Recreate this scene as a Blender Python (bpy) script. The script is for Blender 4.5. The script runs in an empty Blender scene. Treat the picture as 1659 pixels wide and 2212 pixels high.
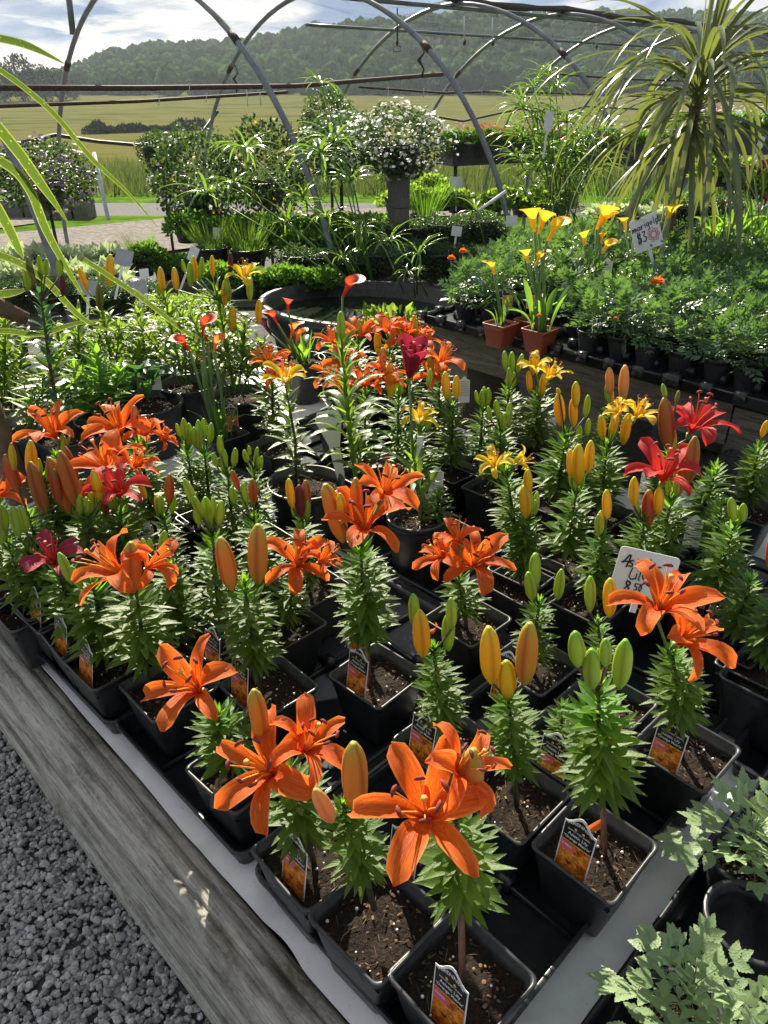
import bpy, math, random
import numpy as np
from math import sin, cos, pi, radians as R
from mathutils import Vector, Matrix, noise as mn
random.seed(7); rng = np.random.default_rng(7)
sc = bpy.context.scene; col = sc.collection
# ---------------- camera, world, sun, exposure
CAMZ = 1.55; PITCH = R(29.5); F = 1600.0
cam = bpy.data.cameras.new('camera'); co = bpy.data.objects.new('camera', cam); col.objects.link(co)
cam.sensor_fit = 'VERTICAL'; cam.sensor_height = 24; cam.sensor_width = 18; cam.lens = F/2212*24
cam.clip_start = .02; cam.clip_end = 6000
co.location = (0, 0, CAMZ); co.rotation_euler = (pi/2-PITCH, 0, 0); sc.camera = co
SUN_AZ = R(-14); SUN_EL = R(33)            # azimuth clockwise from +Y
w = bpy.data.worlds.new('World'); sc.world = w; w.use_nodes = True
nt = w.node_tree; N = nt.nodes; Lk = nt.links; N.clear()
def nd(t, **k):
    n = N.new(t)
    for a, b in k.items(): setattr(n, a, b)
    return n
sky = nd('ShaderNodeTexSky'); sky.sky_type = 'NISHITA'; sky.sun_disc = False
sky.sun_elevation = SUN_EL; sky.sun_rotation = SUN_AZ; sky.air_density = 1.2; sky.dust_density = .6
bg = nd('ShaderNodeBackground'); bg.inputs[1].default_value = .05; Lk.new(sky.outputs[0], bg.inputs[0])
tc = nd('ShaderNodeTexCoord'); sp = nd('ShaderNodeSeparateXYZ'); Lk.new(tc.outputs['Generated'], sp.inputs[0])
zm = nd('ShaderNodeMath', operation='MAXIMUM'); Lk.new(sp.outputs[2], zm.inputs[0]); zm.inputs[1].default_value = 0
za = nd('ShaderNodeMath', operation='ADD'); Lk.new(zm.outputs[0], za.inputs[0]); za.inputs[1].default_value = .16
dx = nd('ShaderNodeMath', operation='DIVIDE'); Lk.new(sp.outputs[0], dx.inputs[0]); Lk.new(za.outputs[0], dx.inputs[1])
dy = nd('ShaderNodeMath', operation='DIVIDE'); Lk.new(sp.outputs[1], dy.inputs[0]); Lk.new(za.outputs[0], dy.inputs[1])
cb = nd('ShaderNodeCombineXYZ'); Lk.new(dx.outputs[0], cb.inputs[0]); Lk.new(dy.outputs[0], cb.inputs[1])
n1 = nd('ShaderNodeTexNoise'); n1.inputs['Scale'].default_value = 1.1; n1.inputs['Detail'].default_value = 9; n1.inputs['Roughness'].default_value = .58
n1.inputs['Distortion'].default_value = .35
Lk.new(cb.outputs[0], n1.inputs['Vector'])
r1 = nd('ShaderNodeValToRGB'); r1.color_ramp.elements[0].position = .30; r1.color_ramp.elements[1].position = .48
Lk.new(n1.outputs[0], r1.inputs[0])
n2 = nd('ShaderNodeTexNoise'); n2.inputs['Scale'].default_value = 1.3; n2.inputs['Distortion'].default_value = .5; n2.inputs['Detail'].default_value = 8
Lk.new(cb.outputs[0], n2.inputs['Vector'])
r2 = nd('ShaderNodeValToRGB'); r2.color_ramp.elements[0].position = .42; r2.color_ramp.elements[1].position = .58
r2.color_ramp.elements[0].color = (.30, .42, .62, 1); r2.color_ramp.elements[1].color = (1, .98, .95, 1)
Lk.new(n2.outputs[0], r2.inputs[0])
bc = nd('ShaderNodeBackground')
sv = nd('ShaderNodeCombineXYZ'); sv.inputs[0].default_value = sin(SUN_AZ)*cos(SUN_EL); sv.inputs[1].default_value = cos(SUN_AZ)*cos(SUN_EL); sv.inputs[2].default_value = sin(SUN_EL)
dp_ = nd('ShaderNodeVectorMath', operation='DOT_PRODUCT'); Lk.new(tc.outputs['Generated'], dp_.inputs[0]); Lk.new(sv.outputs[0], dp_.inputs[1])   # clouds glow towards the sun
dm = nd('ShaderNodeMapRange'); dm.inputs[1].default_value = -.6; dm.inputs[2].default_value = 1; dm.inputs[3].default_value = .25; dm.inputs[4].default_value = .39; Lk.new(dp_.outputs['Value'], dm.inputs[0]); Lk.new(dm.outputs[0], bc.inputs[1]); Lk.new(r2.outputs[0], bc.inputs[0])
mx = nd('ShaderNodeMixShader'); Lk.new(r1.outputs[0], mx.inputs[0]); Lk.new(bg.outputs[0], mx.inputs[1]); Lk.new(bc.outputs[0], mx.inputs[2])
wo = nd('ShaderNodeOutputWorld'); Lk.new(mx.outputs[0], wo.inputs[0])
sl = bpy.data.lights.new('sun', 'SUN'); sl.energy = 5.0; sl.angle = R(.5); sl.color = (1, .91, .74)
so = bpy.data.objects.new('sun', sl); col.objects.link(so)
sd = Vector((sin(SUN_AZ)*cos(SUN_EL), cos(SUN_AZ)*cos(SUN_EL), sin(SUN_EL)))
so.rotation_euler = sd.to_track_quat('Z', 'Y').to_euler()
vs = sc.view_settings; vs.view_transform = 'Standard'; vs.look = 'None'; vs.exposure = 1.38; vs.gamma = 1; vs.use_curve_mapping = False
cy = sc.cycles; cy.max_bounces = 8; cy.transparent_max_bounces = 12; cy.diffuse_bounces = 3; cy.glossy_bounces = 2; cy.transmission_bounces = 3; cy.caustics_reflective = False; cy.caustics_refractive = False
# ---------------- pixel rays and table axes
def ray(x, y):
    a, b = (x-829.5)/F, -(y-1106)/F
    return Vector((a, cos(PITCH)+b*sin(PITCH), -sin(PITCH)+b*cos(PITCH)))
def PZ(x, y, z): r = ray(x, y); k = (z-CAMZ)/r.z; return Vector((r.x*k, r.y*k, z))
def PV(x, y, Y): r = ray(x, y); k = Y/r.y; return Vector((r.x*k, Y, CAMZ+r.z*k))
def ppm(Y, z=1.0): return F/(Y*cos(PITCH)-(z-CAMZ)*sin(PITCH))      # pixels per metre there
TA = R(44.5); U = Vector((-sin(TA), cos(TA), 0)); V = Vector((cos(TA), sin(TA), 0))
def UV(u, v, z=0): return U*u+V*v+Vector((0, 0, z))
TH = .35; TH2 = .72                                                   # the two table tops
# ---------------- mesh helpers
class MB:
    def __init__(s): s.v = []; s.f = []; s.m = []; s.uv = []
    def add(s, vs, fs, mi=0, uv=None):
        o = len(s.v); s.v += [tuple(p) for p in vs]; s.f += [tuple(i+o for i in f) for f in fs]; s.m += [mi]*len(fs)
        s.uv += uv if uv else [(0, 0)]*len(vs); return s
    def box(s, c, h, mi=0, ax=None):
        P = []
        for dx in (-1, 1):
            for dy in (-1, 1):
                for dz in (-1, 1):
                    d = Vector((dx*h[0], dy*h[1], dz*h[2])); P.append(Vector(c)+(ax @ d if ax else d))
        return s.add(P, [(0, 1, 3, 2), (4, 6, 7, 5), (0, 4, 5, 1), (2, 3, 7, 6), (0, 2, 6, 4), (1, 5, 7, 3)], mi)
    def tube(s, pts, rad, seg=6, mi=0, cap=True):
        pts = [Vector(p) for p in pts]; n = len(pts)
        if not hasattr(rad, '__len__'): rad = [rad]*n
        V_ = []; up = Vector((.31, .17, .93)); px_ = None
        for i, p in enumerate(pts):
            t = (pts[min(i+1, n-1)]-pts[max(i-1, 0)]).normalized()
            a = t.cross(up) if px_ is None else px_-t*px_.dot(t)
            if a.length < 1e-4: a = t.cross(Vector((1, 0, 0)))
            a.normalize(); px_ = a; b = t.cross(a)
            for k in range(seg):
                q = 2*pi*k/seg; V_.append(p+(a*cos(q)+b*sin(q))*rad[i])
        Fs = [(i*seg+k, i*seg+(k+1) % seg, (i+1)*seg+(k+1) % seg, (i+1)*seg+k) for i in range(n-1) for k in range(seg)]
        if cap: Fs += [tuple(range(seg-1, -1, -1)), tuple((n-1)*seg+k for k in range(seg))]
        return s.add(V_, Fs, mi)
    def rings(s, rings, mi=0, cap0=False, cap1=False):
        n = len(rings[0]); V_ = [p for r in rings for p in r]
        Fs = [(i*n+k, i*n+(k+1) % n, (i+1)*n+(k+1) % n, (i+1)*n+k) for i in range(len(rings)-1) for k in range(n)]
        if cap0: Fs.append(tuple(range(n-1, -1, -1)))
        if cap1: Fs.append(tuple((len(rings)-1)*n+k for k in range(n)))
        return s.add(V_, Fs, mi)
    def mesh(s, name, mats, smooth=True):
        me = bpy.data.meshes.new(name); me.from_pydata(s.v, [], s.f)
        for m in (mats if isinstance(mats, (list, tuple)) else [mats]): me.materials.append(m)
        me.polygons.foreach_set('material_index', s.m)
        me.polygons.foreach_set('use_smooth', [smooth]*len(s.f))
        ul = me.uv_layers.new(name='uv'); li = np.empty(len(me.loops), dtype=np.int32); me.loops.foreach_get('vertex_index', li)
        ul.data.foreach_set('uv', np.array(s.uv, dtype=np.float32)[li].ravel()); me.update(); return me
def frames(d, up):
    d = d/np.linalg.norm(d, axis=1, keepdims=True); y = np.cross(up, d); y /= np.linalg.norm(y, axis=1, keepdims=True)+1e-9
    return np.stack([d, y, np.cross(d, y)], axis=2)
def scatter(name, tv, tf, rot, pos, scl, mats, smooth=True, mi=None, nmi=None):
    """many copies of a template in one mesh (quads or tris)"""
    tv = np.asarray(tv, float); tf = np.asarray(tf); n = len(pos); k = len(tv)
    scl = np.asarray(scl, float)
    if scl.ndim == 1: scl = scl[:, None]
    P = np.einsum('nij,nkj->nki', rot, tv[None]*scl[:, None, :] if scl.shape[1] == 3 else tv[None]*scl[:, :, None])+pos[:, None, :]
    Fc = (tf[None]+(np.arange(n)*k)[:, None, None]).reshape(-1, tf.shape[1]); q = tf.shape[1]
    me = bpy.data.meshes.new(name); me.vertices.add(n*k); me.vertices.foreach_set('co', P.ravel())
    me.loops.add(Fc.size); me.loops.foreach_set('vertex_index', Fc.ravel().astype(np.int32))
    me.polygons.add(len(Fc)); me.polygons.foreach_set('loop_start', (np.arange(len(Fc))*q).astype(np.int32))
    for m in (mats if isinstance(mats, (list, tuple)) else [mats]): me.materials.append(m)
    if mi is not None: me.polygons.foreach_set('material_index', np.repeat(np.asarray(mi), len(tf)).astype(np.int32))
    elif nmi is not None: me.polygons.foreach_set('material_index', np.tile(np.asarray(nmi), n).astype(np.int32))
    me.update(calc_edges=True); me.polygons.foreach_set('use_smooth', [smooth]*len(Fc)); me.validate(); return me
def O(name, me, parent=None, loc=None, rot=None, scale=None, mat=None):
    o = bpy.data.objects.new(name, me); col.objects.link(o)
    if parent is not None: o.parent = parent
    if mat is not None: o.matrix_local = mat
    else:
        if loc is not None: o.location = loc
        if rot is not None: o.rotation_euler = rot
        if scale is not None: o.scale = (scale,)*3 if not hasattr(scale, '__len__') else scale
    return o
def tag(o, label=None, cat=None, group=None, kind=None):
    if label: o['label'] = label
    if cat: o['category'] = cat
    if group: o['group'] = group
    if kind: o['kind'] = kind
    return o
def thing(name, label, cat, loc=(0, 0, 0), rz=0, group=None):
    o = O(name, None, None, loc, (0, 0, rz)); o.empty_display_size = .05; return tag(o, label, cat, group)
def copy_tree(o, parent=None):
    c = o.copy(); col.objects.link(c)
    if parent is not None: c.parent = parent; c.matrix_local = o.matrix_local.copy()
    for ch in list(o.children): copy_tree(ch, c)
    return c
def dirmat(p, d, up=Vector((0, 0, 1)), s=1.0, sy=None):
    x = d.normalized(); y = up.cross(x)
    if y.length < 1e-4: y = Vector((0, 1, 0))
    y.normalize(); z = x.cross(y); sy = s if sy is None else sy
    return Matrix(((x.x*s, y.x*sy, z.x*s, p.x), (x.y*s, y.y*sy, z.y*s, p.y), (x.z*s, y.z*sy, z.z*s, p.z), (0, 0, 0, 1)))
# ---------------- materials
def newmat(name):
    m = bpy.data.materials.new(name); m.use_nodes = True; t = m.node_tree; t.nodes.clear()
    o = t.nodes.new('ShaderNodeOutputMaterial'); return m, t, o
def _mix(t, fac, a, b, mode='MIX'):
    n = t.nodes.new('ShaderNodeMix'); n.data_type = 'RGBA'; n.blend_type = mode
    for i, v in ((0, fac), (6, a), (7, b)):
        if hasattr(v, 'links') or hasattr(v, 'is_linked'): t.links.new(v, n.inputs[i])
        else: n.inputs[i].default_value = v if i == 0 else (tuple(v)+(1,) if len(v) == 3 else v)
    return n.outputs[2]
def _noise(t, scale, detail=4, rough=.55, vec=None, dist=0):
    n = t.nodes.new('ShaderNodeTexNoise'); n.inputs['Scale'].default_value = scale; n.inputs['Detail'].default_value = detail
    n.inputs['Roughness'].default_value = rough; n.inputs['Distortion'].default_value = dist
    if vec is not None: t.links.new(vec, n.inputs['Vector'])
    return n.outputs[0]
def _ramp(t, src, stops):
    n = t.nodes.new('ShaderNodeValToRGB'); e = n.color_ramp.elements
    while len(e) > 1: e.remove(e[0])
    e[0].position = stops[0][0]; e[0].color = tuple(stops[0][1])+(1,)
    for p, c in stops[1:]: q = e.new(p); q.color = tuple(c)+(1,)
    t.links.new(src, n.inputs[0]); return n.outputs[0]
def _vec(t, kind='Object', sc_=(1, 1, 1), rot=(0, 0, 0)):
    a = t.nodes.new('ShaderNodeTexCoord'); m = t.nodes.new('ShaderNodeMapping'); m.inputs['Scale'].default_value = sc_; m.inputs['Rotation'].default_value = rot
    t.links.new(a.outputs[kind], m.inputs[0]); return m.outputs[0]
def _bsdf(t, o, color, rough=.6, bump=None, bstr=.3, bdist=.01, metal=0, spec=.5, trans=None, tfac=0):
    b = t.nodes.new('ShaderNodeBsdfPrincipled')
    if hasattr(color, 'is_linked'): t.links.new(color, b.inputs['Base Color'])
    else: b.inputs['Base Color'].default_value = tuple(color)+(1,)
    if hasattr(rough, 'is_linked'): t.links.new(rough, b.inputs['Roughness'])
    else: b.inputs['Roughness'].default_value = rough
    b.inputs['Metallic'].default_value = metal; b.inputs['Specular IOR Level'].default_value = spec
    if bump is not None:
        k = t.nodes.new('ShaderNodeBump'); k.inputs['Strength'].default_value = bstr; k.inputs['Distance'].default_value = bdist
        t.links.new(bump, k.inputs['Height']); t.links.new(k.outputs[0], b.inputs['Normal'])
    if trans is not None:
        q = t.nodes.new('ShaderNodeBsdfTranslucent'); x = t.nodes.new('ShaderNodeMixShader'); x.inputs[0].default_value = tfac
        if hasattr(trans, 'is_linked'): t.links.new(trans, q.inputs[0])
        else: q.inputs[0].default_value = tuple(trans)+(1,)
        t.links.new(b.outputs[0], x.inputs[1]); t.links.new(q.outputs[0], x.inputs[2]); t.links.new(x.outputs[0], o.inputs[0])
    else: t.links.new(b.outputs[0], o.inputs[0])
    return b
def plain(name, c, rough=.6, var=.25, ns=20, bstr=.2, bd=.002, metal=0, spec=.5, kind='Object', isl=False):
    m, t, o = newmat(name); v = _vec(t, kind); n = _noise(t, ns, 5, .6, v)
    d = tuple(x*(1-var) for x in c); l = tuple(min(1, x*(1+var)) for x in c)
    cc = _ramp(t, n, [(.3, d), (.7, l)])
    if isl:
        g = t.nodes.new('ShaderNodeNewGeometry'); mm = t.nodes.new('ShaderNodeMapRange'); mm.inputs[3].default_value = .55; mm.inputs[4].default_value = 1.5
        t.links.new(g.outputs['Random Per Island'], mm.inputs[0]); cc = _mix(t, 1.0, cc, mm.outputs[0], 'MULTIPLY')
    _bsdf(t, o, cc, rough, n, bstr, bd, metal, spec); return m
def leafm(name, c1, c2, tr, rough=.42, tfac=.42, isl=False, spec=.38, vein=False):
    """leaf: base colour between c1 and c2 at random per leaf, light passing through"""
    m, t, o = newmat(name)
    if isl: g = t.nodes.new('ShaderNodeNewGeometry'); rnd = g.outputs['Random Per Island']
    else: g = t.nodes.new('ShaderNodeObjectInfo'); rnd = g.outputs['Random']
    cc = _mix(t, rnd, c1, c2); tt = _mix(t, rnd, tr, tuple(x*1.35 for x in tr))
    v = _vec(t, 'Object', (1, 1, 1)); n = _noise(t, 30 if not isl else 12, 3, .5, v)
    cc = _mix(t, n, cc, tuple(x*1.5 for x in c2)) if True else cc
    cc = _mix(t, .45, cc, c1)
    _bsdf(t, o, cc, rough, n, .3, .004, 0, spec, tt, tfac); return m
M = {}
M['leaf'] = leafm('lily_leaf', (.04, .085, .015), (.10, .165, .028), (.27, .42, .03), .40, .42)
M['leaf_new'] = leafm('lily_leaf_young', (.06, .15, .02), (.11, .24, .03), (.26, .5, .03), .42, .45)
M['leaf_blue'] = leafm('broad_lily_leaf', (.03, .075, .04), (.055, .12, .06), (.10, .26, .04), .28, .28)
M['foliage'] = leafm('foliage_green', (.03, .085, .02), (.08, .17, .03), (.18, .36, .03), .42, .42, True)
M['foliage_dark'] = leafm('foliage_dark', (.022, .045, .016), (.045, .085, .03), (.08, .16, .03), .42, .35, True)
M['foliage_light'] = leafm('foliage_light', (.07, .15, .03), (.14, .25, .05), (.32, .48, .05), .45, .5, True)
M['marigold'] = leafm('marigold_leaf', (.045, .095, .05), (.085, .155, .085), (.18, .34, .05), .32, .26, True)
M['silver'] = leafm('silver_leaf', (.40, .46, .32), (.56, .60, .44), (.45, .55, .25), .4, .35, True)
M['grass'] = leafm('grass_blade', (.06, .13, .02), (.12, .20, .03), (.22, .38, .04), .5, .45, True)
M['strap'] = leafm('strap_leaf', (.085, .115, .06), (.15, .18, .09), (.24, .28, .05), .27, .26)
M['papyrus'] = leafm('papyrus_leaf', (.045, .10, .02), (.09, .16, .03), (.22, .38, .04), .24, .36)
M['calla_leaf'] = leafm('calla_leaf', (.05, .13, .03), (.09, .2, .04), (.28, .5, .04), .35, .42)
M['stem_red'] = plain('stem_maroon', (.13, .055, .045), .5, .35, 60)
M['stem_green'] = plain('stem_green', (.10, .20, .05), .45, .25, 60)
M['stem_dark'] = plain('stem_dark', (.05, .055, .03), .5, .25, 60)
M['pot'] = plain('black_plastic', (.028, .030, .033), .40, .6, 35, .3, .0012)
M['tray'] = plain('black_tray_plastic', (.016, .018, .022), .3, .3, 50, .2, .001)
M['terracotta'] = plain('brown_red_plastic', (.27, .055, .022), .45, .12, 60, .05, .0005)
M['soil'] = plain('potting_soil', (.020, .013, .009), .9, .7, 160, 1, .006, spec=.2)
M['chip'] = plain('bark_chip', (.12, .075, .042), .85, .45, 90, .6, .002, isl=True, spec=.2)
M['perlite'] = plain('perlite', (.75, .74, .70), .8, .1, 90)
M['white'] = plain('white_plastic', (.72, .73, .74), .45, .08, 15, .05, .0005)
M['ink'] = plain('black_ink', (.012, .012, .014), .5, .1)
M['tag_black'] = plain('tag_black', (.016, .016, .018), .4, .1)
M['tag_white'] = plain('tag_print_white', (.78, .78, .76), .5, .02)
M['tag_pink'] = plain('tag_pink', (.65, .13, .16), .45, .1)
M['tag_gold'] = plain('tag_gold', (.75, .42, .10), .4, .1)
M['pipe'] = plain('galvanised_pipe', (.17, .185, .20), .42, .3, 8, .15, .001, .55)
M['rust'] = plain('rusty_rod', (.065, .038, .028), .8, .5, 30, .4, .002)
M['cable'] = plain('dark_cable', (.03, .03, .032), .6, .2)
M['white_pipe'] = plain('white_pipe', (.55, .57, .62), .5, .15, 10)
M['block'] = plain('concrete_block', (.13, .125, .11), .9, .25, 40, .6, .004)
M['twig'] = plain('dry_twig', (.25, .18, .11), .8, .3, 50)
M['trunk'] = plain('bark', (.13, .085, .05), .85, .4, 30, .7, .006)
def budmat(name, a, b, rib):
    m, t, o = newmat(name); g = t.nodes.new('ShaderNodeUVMap'); s = t.nodes.new('ShaderNodeSeparateXYZ'); t.links.new(g.outputs[0], s.inputs[0])
    oi = t.nodes.new('ShaderNodeObjectInfo')
    c = _ramp(t, s.outputs[1], [(0, a), (.3, b), (.75, b), (1, a)])
    c = _mix(t, oi.outputs['Random'], c, _mix(t, .5, c, a))
    k = _ramp(t, s.outputs[0], [(0, (1, 1, 1)), (.35, (0, 0, 0)), (.65, (0, 0, 0)), (1, (1, 1, 1))])
    f = t.nodes.new('ShaderNodeMath'); f.operation = 'MULTIPLY'; t.links.new(k, f.inputs[0]); f.inputs[1].default_value = .75
    c = _mix(t, f.outputs[0], c, rib); v = _vec(t, 'UV', (14, 1.5, 1)); n = _noise(t, 6, 3, .5, v)
    _bsdf(t, o, c, .5, n, .25, .002, 0, .4, c, .34); return m
M['bud_o'] = budmat('bud_orange', (.40, .38, .05), (.78, .24, .05), (.33, .07, .03))
M['bud_g'] = budmat('bud_green', (.26, .46, .05), (.42, .52, .06), (.22, .22, .03))
M['bud_y'] = budmat('bud_yellow', (.52, .52, .03), (.86, .48, .03), (.50, .20, .02))
M['bud_r'] = budmat('bud_red_orange', (.33, .22, .04), (.55, .10, .04), (.25, .03, .02))
M['bud_m'] = budmat('bud_maroon', (.15, .05, .04), (.18, .025, .045), (.08, .015, .02))
M['bud_p'] = budmat('bud_salmon', (.62, .42, .10), (.80, .36, .16), (.62, .22, .08))
M['bud_b'] = budmat('bud_olive_brown', (.20, .26, .05), (.27, .22, .07), (.12, .06, .04))
def petalmat(name, base, mid, tip, spot=(.25, .02, .01), spots=True, tf=.48):
    m, t, o = newmat(name); g = t.nodes.new('ShaderNodeUVMap'); s = t.nodes.new('ShaderNodeSeparateXYZ'); t.links.new(g.outputs[0], s.inputs[0])
    c = _ramp(t, s.outputs[1], [(0, base), (.3, mid), (1, tip)])
    v = _vec(t, 'UV', (12, .9, 1)); n = _noise(t, 4, 5, .65, v)
    c = _mix(t, _ramp(t, n, [(.42, (0, 0, 0)), (.60, (.95, .95, .95))]), c, base)
    ed_ = _ramp(t, s.outputs[0], [(.0, (1,)*3), (.12, (0,)*3), (.88, (0,)*3), (1, (1,)*3)]); c = _mix(t, _mix(t, 1, ed_, (.5,)*3, 'MULTIPLY'), c, tuple(min(1, x*1.25+.05) for x in tip))
    k = _ramp(t, s.outputs[0], [(.0, (0,)*3), (.44, (0,)*3), (.5, (1,)*3), (.56, (0,)*3)])
    f = t.nodes.new('ShaderNodeMath'); f.operation = 'MULTIPLY'; t.links.new(k, f.inputs[0]); f.inputs[1].default_value = .45
    c = _mix(t, f.outputs[0], c, base)
    if spots:
        vo = t.nodes.new('ShaderNodeTexVoronoi'); vo.inputs['Scale'].default_value = 1; t.links.new(_vec(t, 'UV', (12, 26, 1)), vo.inputs['Vector'])
        d = _ramp(t, vo.outputs['Distance'], [(.2, (1,)*3), (.28, (0,)*3)])
        e = _ramp(t, s.outputs[1], [(.05, (0,)*3), (.15, (1,)*3), (.36, (1,)*3), (.5, (0,)*3)])
        c = _mix(t, _mix(t, 1, d, e, 'MULTIPLY'), c, spot)
    _bsdf(t, o, c, .48, n, .5, .004, 0, .35, c, tf); return m
M['pet_o'] = petalmat('petal_orange', (.72, .07, .008), (.92, .17, .012), (.96, .27, .04), tf=.56)
M['pet_r'] = petalmat('petal_red', (.60, .05, .02), (.62, .022, .03), (.55, .015, .035), spots=False)
M['pet_y'] = petalmat('petal_yellow', (.80, .50, .02), (.88, .62, .02), (.88, .66, .04), (.35, .08, .02))
M['pet_c'] = petalmat('petal_crimson', (.30, .015, .03), (.38, .012, .04), (.42, .03, .08), spots=False, tf=.35)
M['fil_o'] = plain('filament_orange', (.85, .30, .04), .5, .1); M['fil_r'] = plain('filament_red', (.62, .07, .03), .5, .1); M['fil_y'] = plain('filament_yellow', (.85, .5, .05), .5, .1)
M['anther'] = plain('anther_rust', (.20, .028, .018), .85, .3, 90)
M['calla_y'] = leafm('calla_yellow', (.75, .45, .02), (.80, .52, .03), (.9, .6, .04), .4, .4)
M['calla_r'] = leafm('calla_red', (.45, .02, .02), (.6, .05, .02), (.75, .10, .03), .4, .4)
M['calla_o'] = leafm('calla_orange', (.65, .15, .03), (.7, .22, .05), (.85, .3, .07), .4, .4)
M['calla_d'] = leafm('calla_dark', (.05, .008, .015), (.09, .01, .025), (.12, .01, .03), .35, .2)
for k_, c_ in dict(fl_white=(.78, .78, .74), fl_purple=(.24, .15, .27), fl_yellow=(.78, .45, .04), fl_orange=(.8, .22, .03), fl_magenta=(.55, .03, .22), fl_red=(.6, .03, .03), fl_pink=(.65, .3, .4)).items():
    M[k_] = leafm(k_, tuple(x*.85 for x in c_), c_, c_, .55, .35, True)
# ---------------- prototypes: leaves, petals, buds
def strip(name, n, width, cz, mats, cross=.18, wf=None, twist=0, ends=1, smooth=True):
    """a leaf along +X: cz(s) -> (x, z); width profile wf(s); V fold of depth cross; 2 faces across"""
    b = MB(); vs = []; uv = []
    for i in range(n+1):
        s = i/n; x, z = cz(s); wd = width*(wf(s) if wf else sin(pi*min(1, s*.97+.03)**.75))/2
        tw = twist*s
        for t in (-1, 0, 1):
            vs.append((x, t*wd*cos(tw), z+abs(t)*wd*cross*2+t*wd*sin(tw))); uv.append(((t+1)/2, s))
    fs = [(i*3+k, (i+1)*3+k, (i+1)*3+k+1, i*3+k+1) for i in range(n) for k in (0, 1)]
    b.add(vs, fs, 0, uv); return b.mesh(name, mats, smooth)
def arc(c0, c1, L=1.0):
    """centre line that starts at angle c0 above horizontal and ends at c1"""
    def f(s):
        k = 12; x = z = 0
        for i in range(k):
            a = c0+(c1-c0)*((i+.5)/k*s); x += cos(a)*s/k*L; z += sin(a)*s/k*L
        return x, z
    return f
LW = lambda s: (sin(pi*min(1, s*.93+.05)**.8))**.9
def leafset(pre, mat, w_, curves, n=5, wf=LW): return [strip(pre, n, w_, arc(R(a), R(b)), M[mat], .16, wf, R(random.uniform(-12, 12))) for a, b in curves]
LEAF = leafset('lily_leaf', 'leaf', .215, [(15, -10), (10, 10), (5, -20), (20, -5), (0, 15), (10, -28)])
LEAFY = leafset('lily_leaf_young', 'leaf_new', .24, [(10, 20), (0, -15), (20, -10)])
LEAFB = leafset('broad_lily_leaf', 'leaf_blue', .27, [(35, -35), (25, -50), (40, -10), (15, -25)], 6)
LEAFL = leafset('long_lily_leaf', 'leaf', .15, [(50, -45), (40, -30), (35, -70), (60, -20)], 7)
def petal(name, mat, W, a0, a1, L=1.0, ruf=.02, seed=0):
    b = MB(); n = 9; m = 4; x = z = 0; vs = []; uv = []; rr = random.Random(seed); ph = rr.uniform(0, 6)
    for i in range(n+1):
        s = i/n; a = a0+(a1-a0)*(s**1.7)
        if i: x += sin(a)*L/n; z += cos(a)*L/n
        wd = W*(.10+.90*sin(pi*min(1, s*.80+.06)**1.15)**.95) if s < .93 else W*.36*(1-(s-.93)/.07*.75)
        for j in range(m+1):
            t = (j/m-.5)*2; lift = .22*wd*t*t+ruf*sin(s*9+ph+t*2)*abs(t)*s
            nx, nz = -cos(a), sin(a)
            vs.append((x+nx*lift, t*wd/2, z+nz*lift)); uv.append(((t+1)/2, s))
    fs = [(i*(m+1)+j, (i+1)*(m+1)+j, (i+1)*(m+1)+j+1, i*(m+1)+j+1) for i in range(n) for j in range(m)]
    b.add(vs, fs, 0, uv); return b.mesh(name, M[mat])
def stamenmesh(fil):
    b = MB(); p = [(0, 0, 0), (.04, 0, .18), (.10, 0, .42), (.19, 0, .64), (.25, 0, .76)]
    b.tube(p, [.02, .017, .014, .011, .008], 5, 0); e = Vector(p[-1]); q = [e+Vector((-.01, -.07, .00)), e+Vector((0, -.035, .015)), e+Vector((0, .035, .015)), e+Vector((-.01, .07, .00))]
    b.tube(q, [.01, .028, .028, .01], 5, 1); return b.mesh('stamen', [M[fil], M['anther']])
def pistil(fil):
    b = MB(); b.tube([(0, 0, -.06), (0, 0, .06), (.01, 0, .3), (.03, 0, .74), (.04, 0, .82)], [.05, .03, .018, .02, .042], 6, 0); b.tube([(0, 0, -.22), (0, 0, -.06)], [.03, .075], 6, 1)
    return b.mesh('flower_centre', [M[fil], M['stem_green']])
FL = {}
for kk, fil in (('o', 'fil_o'), ('r', 'fil_r'), ('y', 'fil_y'), ('c', 'fil_r')):
    mt = 'pet_'+kk
    FL[kk] = dict(inn=[petal('petal', mt, .33, R(24), R(a), .98, .05, i) for i, a in enumerate((112, 135, 155, 96))],
                  out=[petal('petal', mt, .25, R(30), R(a), 1.0, .04, 9+i) for i, a in enumerate((120, 145, 165, 104))],
                  cup=[petal('petal', mt, .42, R(18), R(a), .95, .02, 19+i) for i, a in enumerate((18, 30, 40))],
                  st=stamenmesh(fil), pi=pistil(fil))
def budmesh(mat):
    b = MB(); n = 9; k = 12; rg = []; uv = []
    prof = [.25, .62, .86, .98, 1.0, 1.0, .96, .86, .66, .26]
    vs = []
    for i in range(n+1):
        s = i/n
        for j in range(k):
            q = 2*pi*j/k; c3 = abs(cos(q*1.5)); r = prof[i]*.130*(1-.13*(1-c3)**2)
            vs.append((r*cos(q), r*sin(q), s)); uv.append(((c3)**.6*.5, s))
    fs = [(i*k+j, i*k+(j+1) % k, (i+1)*k+(j+1) % k, (i+1)*k+j) for i in range(n) for j in range(k)]+[tuple(n*k+j for j in range(k))]
    b.add(vs, fs, 0, uv); return b.mesh('bud', M[mat])
BUD = {k: budmesh('bud_'+k) for k in 'ogyrmpb'}
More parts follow.
